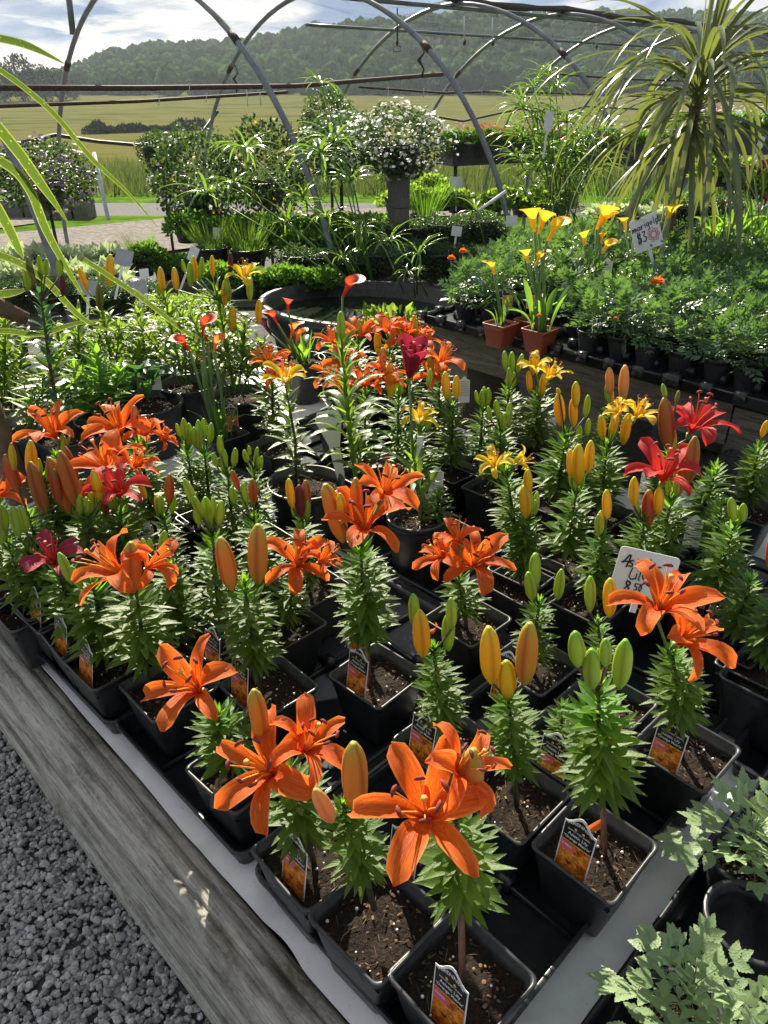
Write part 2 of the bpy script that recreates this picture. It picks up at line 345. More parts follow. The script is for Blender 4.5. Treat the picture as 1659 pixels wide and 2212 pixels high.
# ---------------- pots
def rsq(a, r, z, k=5, ang=0):
    P = []
    for cx, cy_, a0 in ((1, 1, 0), (-1, 1, 90), (-1, -1, 180), (1, -1, 270)):
        for i in range(k):
            q = R(a0+90*i/(k-1)); x = cx*(a-r)+r*cos(q); y = cy_*(a-r)+r*sin(q); P.append((x*cos(ang)-y*sin(ang), x*sin(ang)+y*cos(ang), z))
    return P
def circ(r, z, k=28): return [(r*cos(2*pi*i/k), r*sin(2*pi*i/k), z) for i in range(k)]
def potmesh(mat, a, b_, h, sq=True, wall=.0022, lip=.004, liph=.008):
    f = (lambda r, z: rsq(r, r*.17, z)) if sq else (lambda r, z: circ(r, z))
    m = MB(); top = a
    rg = [f(b_*.96, 0), f(b_, .004), f(b_+(top-b_)*.86, h-liph-.012), f(top-.001, h-liph-.009), f(top-.0012, h-liph), f(top+lip*.7, h-liph), f(top+lip, h-.002), f(top+lip*.8, h), f(top, h+.0006), f(top-wall, h-.001), f(top-wall-.001, h-.012), f(top-wall-.0035, h-.0135), f(b_+(top-b_)*.8-wall, h*.8), f(b_-wall, .004)]
    m.rings(rg, 0, True, True); return m.mesh('pot', M[mat])
def soilmesh(half, sq, seed, n=18):
    m = MB(); vs = []; rr = random.Random(seed); off = Vector((seed*3.1, 0, 0))
    if sq:
        for i in range(n+1):
            for j in range(n+1):
                x = (i/n-.5)*2*half; y = (j/n-.5)*2*half; z = mn.noise(Vector((x, y, 0))*28+off)*.006+mn.noise(Vector((x, y, 0))*95+off)*.0045; vs.append((x, y, z))
        fs = [(i*(n+1)+j, (i+1)*(n+1)+j, (i+1)*(n+1)+j+1, i*(n+1)+j+1) for i in range(n) for j in range(n)]
    else:
        k = 28; vs.append((0, 0, 0))
        for i in range(1, 11):
            for j in range(k):
                r = half*i/10; x = r*cos(2*pi*j/k); y = r*sin(2*pi*j/k); vs.append((x, y, mn.noise(Vector((x, y, 0))*28+off)*.007+mn.noise(Vector((x, y, 0))*95+off)*.0045))
        fs = [(0, 1+j, 1+(j+1) % k) for j in range(k)]+[(1+i*k+j, 1+(i+1)*k+j, 1+(i+1)*k+(j+1) % k, 1+i*k+(j+1) % k) for i in range(9) for j in range(k)]
    m.add(vs, fs); return m.mesh('soil', M['soil'])
def randrot(n):
    q = rng.normal(size=(n, 4)); q /= np.linalg.norm(q, axis=1, keepdims=True); w_, x, y, z = q.T
    return np.stack([np.stack([1-2*(y*y+z*z), 2*(x*y-z*w_), 2*(x*z+y*w_)], 1), np.stack([2*(x*y+z*w_), 1-2*(x*x+z*z), 2*(y*z-x*w_)], 1), np.stack([2*(x*z-y*w_), 2*(y*z+x*w_), 1-2*(x*x+y*y)], 1)], 1)
def ico(sub=1):
    t = (1+5**.5)/2; v = [(-1, t, 0), (1, t, 0), (-1, -t, 0), (1, -t, 0), (0, -1, t), (0, 1, t), (0, -1, -t), (0, 1, -t), (t, 0, -1), (t, 0, 1), (-t, 0, -1), (-t, 0, 1)]
    f = [(0, 11, 5), (0, 5, 1), (0, 1, 7), (0, 7, 10), (0, 10, 11), (1, 5, 9), (5, 11, 4), (11, 10, 2), (10, 7, 6), (7, 1, 8), (3, 9, 4), (3, 4, 2), (3, 2, 6), (3, 6, 8), (3, 8, 9), (4, 9, 5), (2, 4, 11), (6, 2, 10), (8, 6, 7), (9, 8, 1)]
    v = [Vector(p).normalized() for p in v]
    for _ in range(sub):
        c = {}; nf = []
        def mid(a, b):
            k = (min(a, b), max(a, b))
            if k not in c: v.append(((v[a]+v[b])/2).normalized()); c[k] = len(v)-1
            return c[k]
        for a, b, d in f: x, y, z = mid(a, b), mid(b, d), mid(d, a); nf += [(a, x, z), (b, y, x), (d, z, y), (x, y, z)]
        f = nf
    return np.array([tuple(p) for p in v]), np.array(f)
ICO0 = ico(0); ICO1 = ico(1); ICO2 = ico(2)
def chipsmesh(half, sq, seed, n=85):
    """bark bits, stalks and perlite lying on the soil"""
    g = np.random.default_rng(seed); P = (g.random((n, 2))-.5)*2*half*.96
    if not sq:
        a = g.random(n)*2*pi; r = np.sqrt(g.random(n))*half*.95; P = np.stack([r*np.cos(a), r*np.sin(a)], 1)
    pos = np.concatenate([P, (g.random((n, 1))*.006)], 1)
    s = np.stack([.002+.0045*g.random(n)**2, .0012+.0022*g.random(n), .0004+.0008*g.random(n)], 1)
    lng = g.random(n) < .45; s[lng, 0] = .006+.007*g.random(lng.sum()); s[lng, 1] = .0006; s[lng, 2] = .0006
    per = g.random(n) < .13; s[per] = (.0013+.0018*g.random((per.sum(), 1)))*np.ones(3)
    d = np.stack([np.cos(a_ := g.random(n)*6.28), np.sin(a_), (g.random(n)-.5)*.7], 1); up = np.array([0, 0, 1])+(g.random((n, 3))-.5)*.6
    return scatter('soil_chips', ICO0[0], ICO0[1], frames(d, up), pos, s, [M['chip'], M['perlite']], False, np.repeat(np.where(per, 1, 0), 1))
POTSQ = potmesh('pot', .072, .052, .138); POTSM = potmesh('pot', .043, .030, .082, False, lip=.003, liph=.012); POTTC = potmesh('terracotta', .054, .040, .095, True, lip=.004, liph=.014)
SOILSQ = [soilmesh(.0675, True, i) for i in range(4)]; CHIPSQ = [chipsmesh(.065, True, i) for i in range(6)]
SOILSM = soilmesh(.0405, False, 5, 12); SOILTC = soilmesh(.049, True, 6, 10)
def put_pot(root, mesh, rz, half, soil, chips=None, zs=.108):
    p = O('pot', mesh, root, (0, 0, 0), (0, 0, rz)); s = O('soil', soil, root, (0, 0, zs), (0, 0, rz))
    if chips: tag(O('soil_chips', chips, root, (0, 0, zs+.001), (0, 0, rz)), kind='stuff')
    return p
# ---------------- the lily in its square pot
GA = pi*(3-5**.5); nlily = 0
def flower(root, P, kind, size, axis, roll=0, cup=False, seed=0):
    rr = random.Random(seed); s = FL[kind]; ax = Vector(axis).normalized(); q = ax.to_track_quat('Z', 'Y').to_matrix().to_4x4() @ Matrix.Rotation(roll, 4, 'Z')
    f = O('flower', s['pi'], root, mat=Matrix.Translation(P) @ q @ Matrix.Scale(size, 4))
    for i in range(6):
        o = i % 2; me = rr.choice(s['cup'] if cup else s['out' if o else 'inn'])
        O('petal', me, f, mat=Matrix.Rotation(i*pi/3+rr.uniform(-.09, .09), 4, 'Z') @ Matrix.Translation((.03, 0, -.03-.01*o)) @ Matrix.Rotation(rr.uniform(-.13, .13), 4, 'Y') @ Matrix.Rotation(rr.uniform(-.15, .15), 4, 'X') @ Matrix.Scale(rr.uniform(.93, 1.06), 4))
    for i in range(6):
        O('stamen', s['st'], f, mat=Matrix.Rotation(i*pi/3+.4+rr.uniform(-.2, .2), 4, 'Z') @ Matrix.Rotation(rr.uniform(-.1, .12), 4, 'Y') @ Matrix.Scale(rr.uniform(.88, 1.08), 4))
    return f
def heads_on(root, Bw, top, heads, Y, stemmat, seed):
    rr = random.Random(seed+5)
    for h in heads:
        if h[0] == 'b':          # ('b', base x, y, tip x, y, colour)
            dy = rr.uniform(-.02, .02); a = PV(h[1], h[2], Y+dy); e = PV(h[3], h[4], Y+dy+rr.uniform(-.012, .012)); L = (e-a).length*1.1
            m = (e-a).to_track_quat('Z', 'Y').to_matrix().to_4x4()
            O('bud', BUD[h[5]], root, mat=Matrix.Translation(a-Bw) @ m @ Matrix.Rotation(rr.uniform(0, 2), 4, 'Z') @ Matrix.Diagonal((L*(h[6] if len(h) > 6 else 1.0),)*2+(L, 1)))
            b = MB(); t = top-Bw; d = a-Bw+(e-a).normalized()*L*.03; b.tube([t-Vector((0, 0, .012)), t*.5+d*.5+Vector((0, 0, -.004))-(e-a).normalized()*.006, d], [.0026, .0021, .0028], 5)
            O('bud_stalk', b.mesh('bud_stalk', M[stemmat]), root)
        else:                    # ('f', x, y, radius px, colour, axis x, axis z, toward camera, roll, cup)
            dy = rr.uniform(-.012, .012)-(.012 if len(heads) > 1 else 0); P = PV(h[1], h[2], Y+dy); size = h[3]/ppm(P.y, P.z)*1.16
            ax = Vector((h[5]*.9, -h[7]*.42, h[6])).normalized()
            flower(root, P-Bw, h[4], size, ax, h[8] if len(h) > 8 else rr.uniform(0, 1), len(h) > 9 and h[9], seed+int(h[1]))
            b = MB(); t = top-Bw; d = P-Bw-ax*size*.2; b.tube([t-Vector((0, 0, .015)), t*.45+d*.55-ax*.008, d], [.003, .0026, .0032], 5)
            O('flower_stalk', b.mesh('flower_stalk', M['stem_green']), root)
def lily(label, T, rad, heads=(), base=None, H=.33, dens=1.0, bot=None, pot=True, leafs=None, stem='stem_dark', young=.18, z0=.362, stembase=None, lenk=1.0, group='potted lilies on the white table', cat='potted lily', rz=None, pm=None, zsoil=.108):
    """T: pixel of the top of the leafy stem; rad: leaf reach in pixels; base: (u, v) of the pot; H: height of T above the table when base is not given"""
    global nlily; nlily += 1; sd = nlily*13; rr = random.Random(sd)
    if base is None:
        top = PZ(T[0], T[1], z0+H); B = Vector((top.x+rr.uniform(-.01, .01), top.y+rr.uniform(-.01, .01), z0))
    else:
        B = UV(base[0], base[1], z0); top = PV(T[0], T[1], B.y-.004)
    Y = top.y; t = thing('potted_lily', label, cat, B, 0, group)
    if pot:
        r0 = -(pi/2-TA)+pi/2+rr.uniform(-.05, .05) if rz is None else rz; put_pot(t, pm or POTSQ, r0, .0675, SOILSQ[sd % 4], CHIPSQ[sd % 6], zsoil)
    rad = rad/ppm(Y, top.z)*(.93 if base else 1.0); Hh = top.z-z0
    sb = Vector((0, 0, zsoil)) if stembase is None else PV(stembase[0], stembase[1], B.y)-B
    tl = top-B; mid = sb.lerp(tl, .5)+Vector((rr.uniform(-.004, .004), 0, 0))
    pts = [sb-Vector((0, 0, .02)), sb.lerp(mid, .5), mid, mid.lerp(tl, .5)+Vector((rr.uniform(-.002, .002), 0, 0)), tl]
    b = MB(); b.tube(pts, [.0050, .0048, .0042, .0036, .0026], 7); st = O('stem', b.mesh('stem', M[stem]), t)
    zb = bot if bot is not None else .30; L0 = leafs or LEAF
    n = max(12, int(dens*(1-zb)*(tl-sb).length/.00138))
    for i in range(n):
        s = i/(n-1); p = sb.lerp(tl, zb+(1-zb)*s**1.05); p = p+(mid-sb.lerp(tl, .5))*(1-abs(2*s-1))
        az = i*GA+rr.uniform(-.25, .25); el = R(-7+s*34+max(0, s-.82)*200)+rr.gauss(0, .16)
        ln = rad*(.80+.32*sin(pi*min(1, s*1.1+.12)))*rr.uniform(.82, 1.1)*(1 if s < .8 else 1-(s-.8)*2.5)*lenk
        if s < .08: ln *= .8
        me = rr.choice(LEAFY if (s > 1-young and leafs is None) else L0)
        O('leaf', me, st, mat=dirmat(p, Vector((cos(az)*cos(el), sin(az)*cos(el), sin(el))), Vector((rr.uniform(-.2, .2), rr.uniform(-.2, .2), 1)), ln))
    if base is None and pot and heads and len(heads) < 4:
        for q in range(rr.choice((1, 2, 2, 3))): dx = rr.uniform(-20, 20); y0 = T[1]+rr.uniform(-6, 8); heads = list(heads)+[('b', T[0]+dx, y0, T[0]+dx*1.25, y0-rr.uniform(30, 44), 'g', 1.15)]
    heads_on(t, B, top, heads, Y, stem, sd); return t
# ---------------- plant tags
_tx = {}
def textmesh(txt, size, mat, bend=0):
    k = (txt, size, mat, bend)
    if k in _tx: return _tx[k]
    c = bpy.data.curves.new('txt', 'FONT'); c.body = txt; c.size = size; c.align_x = 'CENTER'; c.resolution_u = 2; c.offset = size*.012
    o = bpy.data.objects.new('txt', c); col.objects.link(o); dg = bpy.context.evaluated_depsgraph_get(); me = bpy.data.meshes.new_from_object(o.evaluated_get(dg)); bpy.data.objects.remove(o); bpy.data.curves.remove(c)
    me.materials.clear(); me.materials.append(M[mat])
    if bend:
        for v in me.vertices: a = v.co.x/bend; r = bend+v.co.y; v.co.x = r*sin(a); v.co.y = r*cos(a)-bend
    me.name = 'lettering'; _tx[k] = me; return me
def photomat(name, pal, bgc, sc_=150):
    m, t, o = newmat(name); v = t.nodes.new('ShaderNodeTexVoronoi'); v.inputs['Scale'].default_value = sc_; vec = _vec(t, 'Object'); t.links.new(vec, v.inputs['Vector'])
    n = _noise(t, sc_*.8, 3, .6, vec, 1.2); c = _ramp(t, n, [(.36, bgc), (.43, pal[0]), (.55, pal[1]), (.68, pal[2])]); s = t.nodes.new('ShaderNodeSeparateXYZ'); t.links.new(v.outputs['Color'], s.inputs[0])
    c = _mix(t, .35, c, _ramp(t, s.outputs[0], [(.2, bgc), (.4, pal[1]), (.9, pal[2])])); _bsdf(t, o, c, .3); return m
M['photo_o'] = photomat('tag_photo_orange', [(.45, .07, .01), (.85, .22, .02), (.9, .45, .08)], (.03, .05, .015))
M['photo_y'] = photomat('tag_photo_yellow', [(.6, .35, .02), (.85, .5, .03), (.9, .6, .1)], (.03, .05, .015), 110)
M['photo_r'] = photomat('tag_photo_red', [(.5, .1, .04), (.75, .15, .08), (.85, .4, .2)], (.12, .02, .02), 130)
def tagoutline(w_, h, arch=True, n=10):
    P = [(-w_/2, 0), (w_/2, 0), (w_/2, h*.84)]
    for i in range(n+1):
        x = w_/2-w_*i/n; u_ = abs(x)/(w_/2); P.append((x, h*(.86+(.14*(.5+.5*cos(pi*min(1, u_*1.12)))))))
    P.append((-w_/2, h*.84)); return P
def platemesh(name, P, th, mats, mi=0):
    b = MB(); n = len(P); b.add([(x, 0, z) for x, z in P]+[(x, th, z) for x, z in P], [tuple(range(n)), tuple(range(2*n-1, n-1, -1))]+[(i, i+n, (i+1) % n+n, (i+1) % n) for i in range(n)], mi); return b.mesh(name, mats, False)
TAGB = platemesh('tag_plate', tagoutline(.05, .115), .0006, M['tag_white']); TAGF = None
def tagface(k=.93):
    P = [(x*k, z*k+.0035) for x, z in tagoutline(.05, .115)]; cut = .066
    return [(x, z) for x, z in P if z > cut]+[(-.05*k/2, cut), (.05*k/2, cut)]
_tf = tagface(); TAGF = platemesh('tag_header', _tf, .0002, M['tag_black'])
LB = MB().box((0, 0, .036), (.0232, .0001, .030)).mesh('tag_photo', M['photo_o'], False)
LBY = LB.copy(); LBY.materials[0] = M['photo_y']; LBR = LB.copy(); LBR.materials[0] = M['photo_r']
PK = MB().add([(-.0232, 0, .050), (-.006, 0, .050), (.004, 0, .057), (-.010, 0, .0655), (-.0232, 0, .0655)], [(0, 1, 2, 3, 4)]).mesh('season_flash', M['tag_pink'], False)
GD = MB().box((0, 0, .0665), (.0232, .00015, .0005)).box((0, 0, .0062), (.0232, .00015, .0005)).mesh('gold_line', M['tag_gold'], False)
SUNM = MB().add([(x+.0022*cos(a), 0, .0925+.0022*sin(a)) for x in (-.006, .006) for a in [i*pi/4 for i in range(8)]], [tuple(range(8)), tuple(range(8, 16))]).mesh('sun_symbols', M['tag_gold'], False)
CARE = MB()
for i_ in range(9):
    x_ = -.019
    while x_ < .017:
        w_ = random.uniform(.002, .006); CARE.box((x_+w_/2, 0, .095-i_*.008), (w_/2, .0001, .0009)); x_ += w_+.0013
CARE = CARE.mesh('care_print', M['tag_black'], False)
def plant_tag(P, yaw, tilt, label, lines, photo=LB, roll=0, s=1.12, group='printed plant tags', back=False):
    """printed tag standing at P (a point of its lower edge); its face looks along yaw"""
    t = thing('plant_tag', label, 'plant tag', P, 0, group); t.rotation_euler = (tilt, roll, yaw); t.scale = (s,)*3
    O('tag_plate', TAGB, t)
    if back:
        O('care_print', CARE, t, (0, -.0007, 0))
        return t
    O('tag_header', TAGF, t, (0, -.0004, 0)); O('tag_photo', photo, t, (0, -.0004, 0)); O('gold_line', GD, t, (0, -.0006, 0))
    O('season_flash', PK, t, (0, -.0009, 0)); O('lettering', textmesh('SUMMER', .0042, 'tag_white'), t, (-.0125, -.0012, .058), (pi/2, 0, 0))
    O('sun_symbols', SUNM, t, (0, -.0009, 0))
    O('lettering', textmesh('PERENNIAL', .0078, 'tag_white', .034), t, (0, -.0009, .1005), (pi/2, 0, 0))
    O('lettering', textmesh('SUN TO PART SHADE', .0036, 'tag_white'), t, (0, -.0009, .0868), (pi/2, 0, 0))
    O('lettering', textmesh(lines[0], .0072, 'tag_white'), t, (0, -.0009, .0790), (pi/2, 0, 0))
    if lines[1]: O('lettering', textmesh(lines[1], .0066, 'tag_white'), t, (0, -.0009, .0715), (pi/2, 0, 0))
    return t
OM = ("Asiatic Lily", "'Orange Matrix'")
def proj(P):
    X, Y, Z = P[0], P[1], P[2]-CAMZ; zc = Y*cos(PITCH)-Z*sin(PITCH); yc = Y*sin(PITCH)+Z*cos(PITCH)
    return (829.5+F*X/zc, 1106-F*yc/zc) if zc > .05 else (-9e3, -9e3)
def inframe(P, m=120): x, y = proj(P); return -m < x < 1659+m and -m < y < 2212+m
# ---------------- terrain
ZP = [(-60, 0), (0, 0), (11, 0), (14, -.12), (25, -.7), (50, -1.35), (90, -3.1), (150, -5), (220, -4.6), (300, -2.1), (380, .3)]
RIDGE = [(-900, 190), (0, 184), (90, 170), (170, 150), (250, 118), (330, 102), (420, 104), (500, 98), (600, 80), (700, 60), (800, 52), (900, 46), (1000, 40), (1300, 32), (1500, 36), (2600, 40)]
def ridge_h(X, Y):
    px_ = 829.5+X/Y*F/cos(PITCH)
    py = np.interp(px_, [a for a, b in RIDGE], [b for a, b in RIDGE]); ang = math.atan((1106-py)/F)-PITCH; return CAMZ+620*math.tan(ang)-7
def gz(X, Y):
    if Y <= 380: return float(np.interp(Y, [a for a, b in ZP], [b for a, b in ZP]))+(.25*mn.noise(Vector((X*.02, Y*.02, 0))) if Y > 60 else 0)
    h = ridge_h(X, Y); t = min(1, (Y-380)/240); s = t*t*(3-2*t); return .3+(h-.3)*(s if Y <= 620 else 1)-(max(0, Y-640)*.02)+2.0*mn.noise(Vector((X*.012, Y*.012, 3)))*s
def gmat():
    m, t, o = newmat('meadow'); a = t.nodes.new('ShaderNodeNewGeometry'); s = t.nodes.new('ShaderNodeSeparateXYZ'); t.links.new(a.outputs['Position'], s.inputs[0])
    mp = t.nodes.new('ShaderNodeMapping'); mp.inputs['Scale'].default_value = (.02, .07, .05); t.links.new(a.outputs['Position'], mp.inputs[0]); n = _noise(t, 1.2, 8, .62, mp.outputs[0], .5)
    c = _ramp(t, n, [(.38, (.05, .065, .02)), (.45, (.10, .10, .03)), (.52, (.15, .125, .05)), (.58, (.09, .095, .03)), (.66, (.17, .14, .065))])
    f = _noise(t, 6, 6, .7, a.outputs['Position']); c = _mix(t, _ramp(t, f, [(.35, (0,)*3), (.8, (.6,)*3)]), c, (.10, .14, .03))
    _bsdf(t, o, c, 1, f, .5, .1, 0, 0); return m
def sheet(name, xs, ys, zf, mat, kind='structure', smooth=True):
    b = MB(); nx, ny = len(xs), len(ys); b.add([(x, y, zf(x, y)) for y in ys for x in xs], [(j*nx+i, j*nx+i+1, (j+1)*nx+i+1, (j+1)*nx+i) for j in range(ny-1) for i in range(nx-1)])
    return tag(O(name, b.mesh(name, mat, smooth)), kind=kind)
M['meadow'] = gmat()
ys = [13.0]+list(np.geomspace(14, 380, 60))+list(np.linspace(388, 700, 50)); xs = sorted(list(-np.geomspace(4, 900, 46))+list(np.geomspace(4, 900, 46))+[0])
sheet('field', xs, ys, gz, M['meadow'])
M['lawn'] = plain('mown_lawn', (.075, .14, .02), 1, .45, 3, .6, .03, spec=0)
M['drive'] = plain('drive_gravel', (.22, .20, .18), 1, .35, 14, .6, .01, spec=0)
M['gravel_bed'] = plain('gravel_bed', (.10, .10, .10), .95, .6, 60, 1, .012, spec=.2)
sheet('ground', np.linspace(-60, 60, 41), np.linspace(-12, 13.0, 30), lambda x, y: -.012, M['gravel_bed'])
sheet('lawn', np.linspace(-60, 60, 31), np.linspace(9.2, 16.5, 14), lambda x, y: gz(x, y)+.010, M['lawn'])
b = MB(); P0 = [PZ(-260, 545, .02), PZ(0, 505, .02), PZ(225, 484, .02), PZ(450, 462, .02), PZ(700, 452, .02), PZ(1100, 446, .02), PZ(1100, 462, .02), PZ(700, 474, .02), PZ(450, 530, .02), PZ(225, 560, .02), PZ(0, 600, .02), PZ(-260, 650, .02)]
b.add(P0, [(i, i+1, 10-i, 11-i) for i in range(5)]); tag(O('drive', b.mesh('drive', M['drive'])), kind='structure')
b = MB(); P0 = [PZ(-300, 478, .024), PZ(0, 466, .024), PZ(95, 472, .024), PZ(90, 480, .024), PZ(0, 492, .024), PZ(-300, 510, .024)]; b.add(P0, [(0, 1, 4, 5), (1, 2, 3, 4)]); tag(O('path', b.mesh('path', M['drive'])), kind='structure')
# gravel stones
def stones(n, test, X0, X1, Y0, Y1, smin, smax, name, seedk):
    g = np.random.default_rng(seedk); x = X0+(X1-X0)*g.random(n); y = Y0+(Y1-Y0)*g.random(n); k = test(x, y); x, y = x[k], y[k]; n = len(x)
    s0 = smin+(smax-smin)*g.random(n)**1.3; S = s0[:, None]*np.stack([.75+.5*g.random(n), .6+.4*g.random(n), .45+.35*g.random(n)], 1)
    pos = np.stack([x, y, S[:, 2]*.5+g.random(n)*.013-.008], 1); parts = []
    av, af, base = [], [], 0; rot = randrot(n); d = np.stack([g.normal(size=n), g.normal(size=n), g.normal(size=n)*.35], 1); rot = frames(d, np.array([0, 0, 1])+.35*g.normal(size=(n, 3)))
    tv = ICO0[0][None]*(1+.30*(g.random((n, 12, 1))-.5))*1.0; tv = np.sign(tv)*np.abs(tv)**.8; P = np.einsum('nij,nkj->nki', rot, tv*S[:, None, :])+pos[:, None, :]
    Fc = (ICO0[1][None]+(np.arange(n)*12)[:, None, None]).reshape(-1, 3)
    me = bpy.data.meshes.new(name); me.vertices.add(n*12); me.vertices.foreach_set('co', P.ravel()); me.loops.add(Fc.size); me.loops.foreach_set('vertex_index', Fc.ravel().astype(np.int32)); me.polygons.add(len(Fc)); me.polygons.foreach_set('loop_start', (np.arange(len(Fc))*3).astype(np.int32))
    me.materials.append(M['stone']); me.update(calc_edges=True); me.polygons.foreach_set('use_smooth', [False]*len(Fc)); return tag(O(name, me), kind='stuff')
M['stone'] = plain('crushed_stone', (.33, .32, .305), .85, .45, 160, .8, .0012, isl=True, spec=.3)
stones(30000, lambda x, y: (x*V.x+y*V.y) < .292, -1.5, -.12, .55, 1.95, .0045, .0105, 'gravel', 3)
# bits of straw lying on the gravel
for i, (x, y) in enumerate(((120, 1750), (115, 1765), (265, 1905), (245, 2020), (300, 2060), (310, 2075), (60, 2030))):
    p = PZ(x, y, .02); a = random.uniform(0, 6); b = MB(); b.tube([p, p+Vector((cos(a)*.02, sin(a)*.02, .006)), p+Vector((cos(a+.5)*.045, sin(a+.5)*.045, .001))], [.0012, .001, .0006], 4)
    tag(O('dry_straw', b.mesh('dry_straw', M['twig'])), 'thin dry straw lying on the grey gravel by the timber edge', 'straw', 'bits of straw on the gravel')
# ---------------- forest on the hill, grove, hedgerow
M['forest'] = plain('forest', (.045, .085, .022), 1, .5, .5, 1, .6, isl=True, spec=0)
def crownset(name, X, Y, r, zoff=0, mat='forest', asp=1.25):
    n = len(X); z = np.array([gz(a, b_) for a, b_ in zip(X, Y)]); tv, tf = ICO2; out = []
    g = rng; lump = np.array([[mn.noise(Vector(p)*1.6+Vector((k*7, 0, 0)))*.9+mn.noise(Vector(p)*4+Vector((k*7, 0, 0)))*.35 for p in tv] for k in range(8)])
    P = np.empty((n, len(tv), 3))
    for i in range(n):
        q = tv*(1+.55*lump[i % 8])[:, None]*r[i]*np.array([1, 1, asp]); a = g.random()*6.28; P[i] = np.stack([q[:, 0]*cos(a)-q[:, 1]*sin(a)+X[i], q[:, 0]*sin(a)+q[:, 1]*cos(a)+Y[i], q[:, 2]+z[i]+r[i]*asp*.75+zoff], 1)
    Fc = (tf[None]+(np.arange(n)*len(tv))[:, None, None]).reshape(-1, 3); me = bpy.data.meshes.new(name); me.vertices.add(n*len(tv)); me.vertices.foreach_set('co', P.ravel()); me.loops.add(Fc.size); me.loops.foreach_set('vertex_index', Fc.ravel().astype(np.int32)); me.polygons.add(len(Fc)); me.polygons.foreach_set('loop_start', (np.arange(len(Fc))*3).astype(np.int32))
    me.materials.append(M[mat]); me.update(calc_edges=True); me.polygons.foreach_set('use_smooth', [True]*len(Fc)); return O(name, me)
n = 2300; Yc = 392+245*rng.random(n)**.9; Xc = (rng.random(n)*2-1)*Yc*.60; tag(crownset('forest', Xc, Yc, 2.6+2.4*rng.random(n)), kind='stuff')
LT = np.array([(0, 0, 0), (.45, -.2, .05), (.45, .2, .05), (1, 0, -.08), (.45, 0, -.02)]); LTF = np.array([(0, 1, 4), (0, 4, 2), (1, 3, 4), (4, 3, 2)])
def clump(name, n, leaf, mat, seed, shape='dome', lw=1.0, up=.35, flat=.7, hang=0.0):
    """a unit plant of radius 1 made of leaf-sized faces"""
    g = np.random.default_rng(seed); d = g.normal(size=(n, 3)); d /= np.linalg.norm(d, axis=1, keepdims=True)
    if shape == 'dome': d[:, 2] = np.abs(d[:, 2])*1.0-.08
    lum = 1+.22*np.array([mn.noise(Vector(p)*2.2+Vector((seed, 0, 0))) for p in d]); r = (.35+.65*g.random(n)**.45)*lum
    pos = d*r[:, None]*np.array([1, 1, flat]); ld = d+g.normal(size=(n, 3))*.55+np.array([0, 0, up]); ld[:, 2] -= hang
    upv = np.array([0, 0, 1])+.7*g.normal(size=(n, 3)); s = leaf*(.7+.6*g.random(n)); tv = LT*np.array([1, lw, 1]); return scatter(name, tv, LTF, frames(ld, upv), pos, s, M[mat], False)
M['grove'] = plain('grove_leaves', (.035, .06, .022), .8, .4, 1, .3, .1, isl=True, spec=.1)
TREE = [clump('crown', 1500, .16, 'grove', 40+i, 'ball', 1.6, .1, 1.1) for i in range(3)]
for i, (x, yb, Yd, hp) in enumerate(((-40, 246, 330, 75), (15, 244, 322, 70), (60, 243, 330, 84), (105, 241, 325, 66), (140, 238, 335, 52), (165, 236, 345, 34), (-5, 286, 150, 34))):
    p = PV(x, yb, Yd); p.z = gz(p.x, Yd); h = hp/ppm(Yd); t = thing('tree', ['broad dark tree at the foot of the hill, leftmost in the photo', 'dark tree second from the left at the foot of the hill', 'tallest dark tree of the grove below the wooded hill', 'rounded dark tree right of the tallest one in the grove', 'smaller dark tree near the right end of the grove', 'lowest tree at the right tip of the grove by the field', 'small round tree standing in the field at the left edge'][i], 'tree', p, i, 'trees of the grove below the hill')
    O('crown', TREE[i % 3], t, (0, 0, h*.52), None, (h*.42, h*.42, h*.46)); b = MB(); b.tube([(0, 0, 0), (0, 0, h*.5)], [h*.035, h*.02], 6); O('trunk', b.mesh('trunk', M['trunk']), t)
BUSH = clump('bush_crown', 500, .22, 'grove', 51, 'dome', 1.5)
for i in range(34):
    x = 195+i*8.2+random.uniform(-3, 3) if i < 30 else 120+i*3; Yd = 150+i*.6; p = PV(x, 300, Yd); p.z = gz(p.x, Yd); s = random.uniform(.9, 1.7)*(1.4 if i in (25, 26, 29) else 1)
    tag(O('hedgerow_bush', BUSH, None, p, (0, 0, i), (s, s, s*1.3)), 'small dark bush in the hedgerow crossing the far meadow', 'bush', 'hedgerow bushes across the meadow')
M['weeds'] = leafm('weed_blade', (.05, .08, .02), (.10, .12, .03), (.12, .17, .04), .7, .3, True)
# tall grass between lawn and field
n = 9000; g = rng; x = -14+24*g.random(n); y = 15.5+9*g.random(n)**1.2; z = np.interp(y, [a for a, _ in ZP], [c for _, c in ZP]); a = g.random(n)*6.28
BT = np.array([(0, -.02, 0), (0, .02, 0), (.06, 0, .55), (.06, .015, .5), (.2, 0, 1.0)]); BTF = np.array([(0, 1, 3), (0, 3, 2), (2, 3, 4)])
rot = np.stack([np.stack([np.cos(a), -np.sin(a), 0*a], 1), np.stack([np.sin(a), np.cos(a), 0*a], 1), np.stack([0*a, 0*a, 1+0*a], 1)], 1)
tag(O('tall_grass', scatter('tall_grass', BT*np.array([1.5, 1.8, 1]), BTF, rot, np.stack([x, y, z-.02], 1), .35+.40*g.random(n), M['weeds'], False)), kind='stuff')
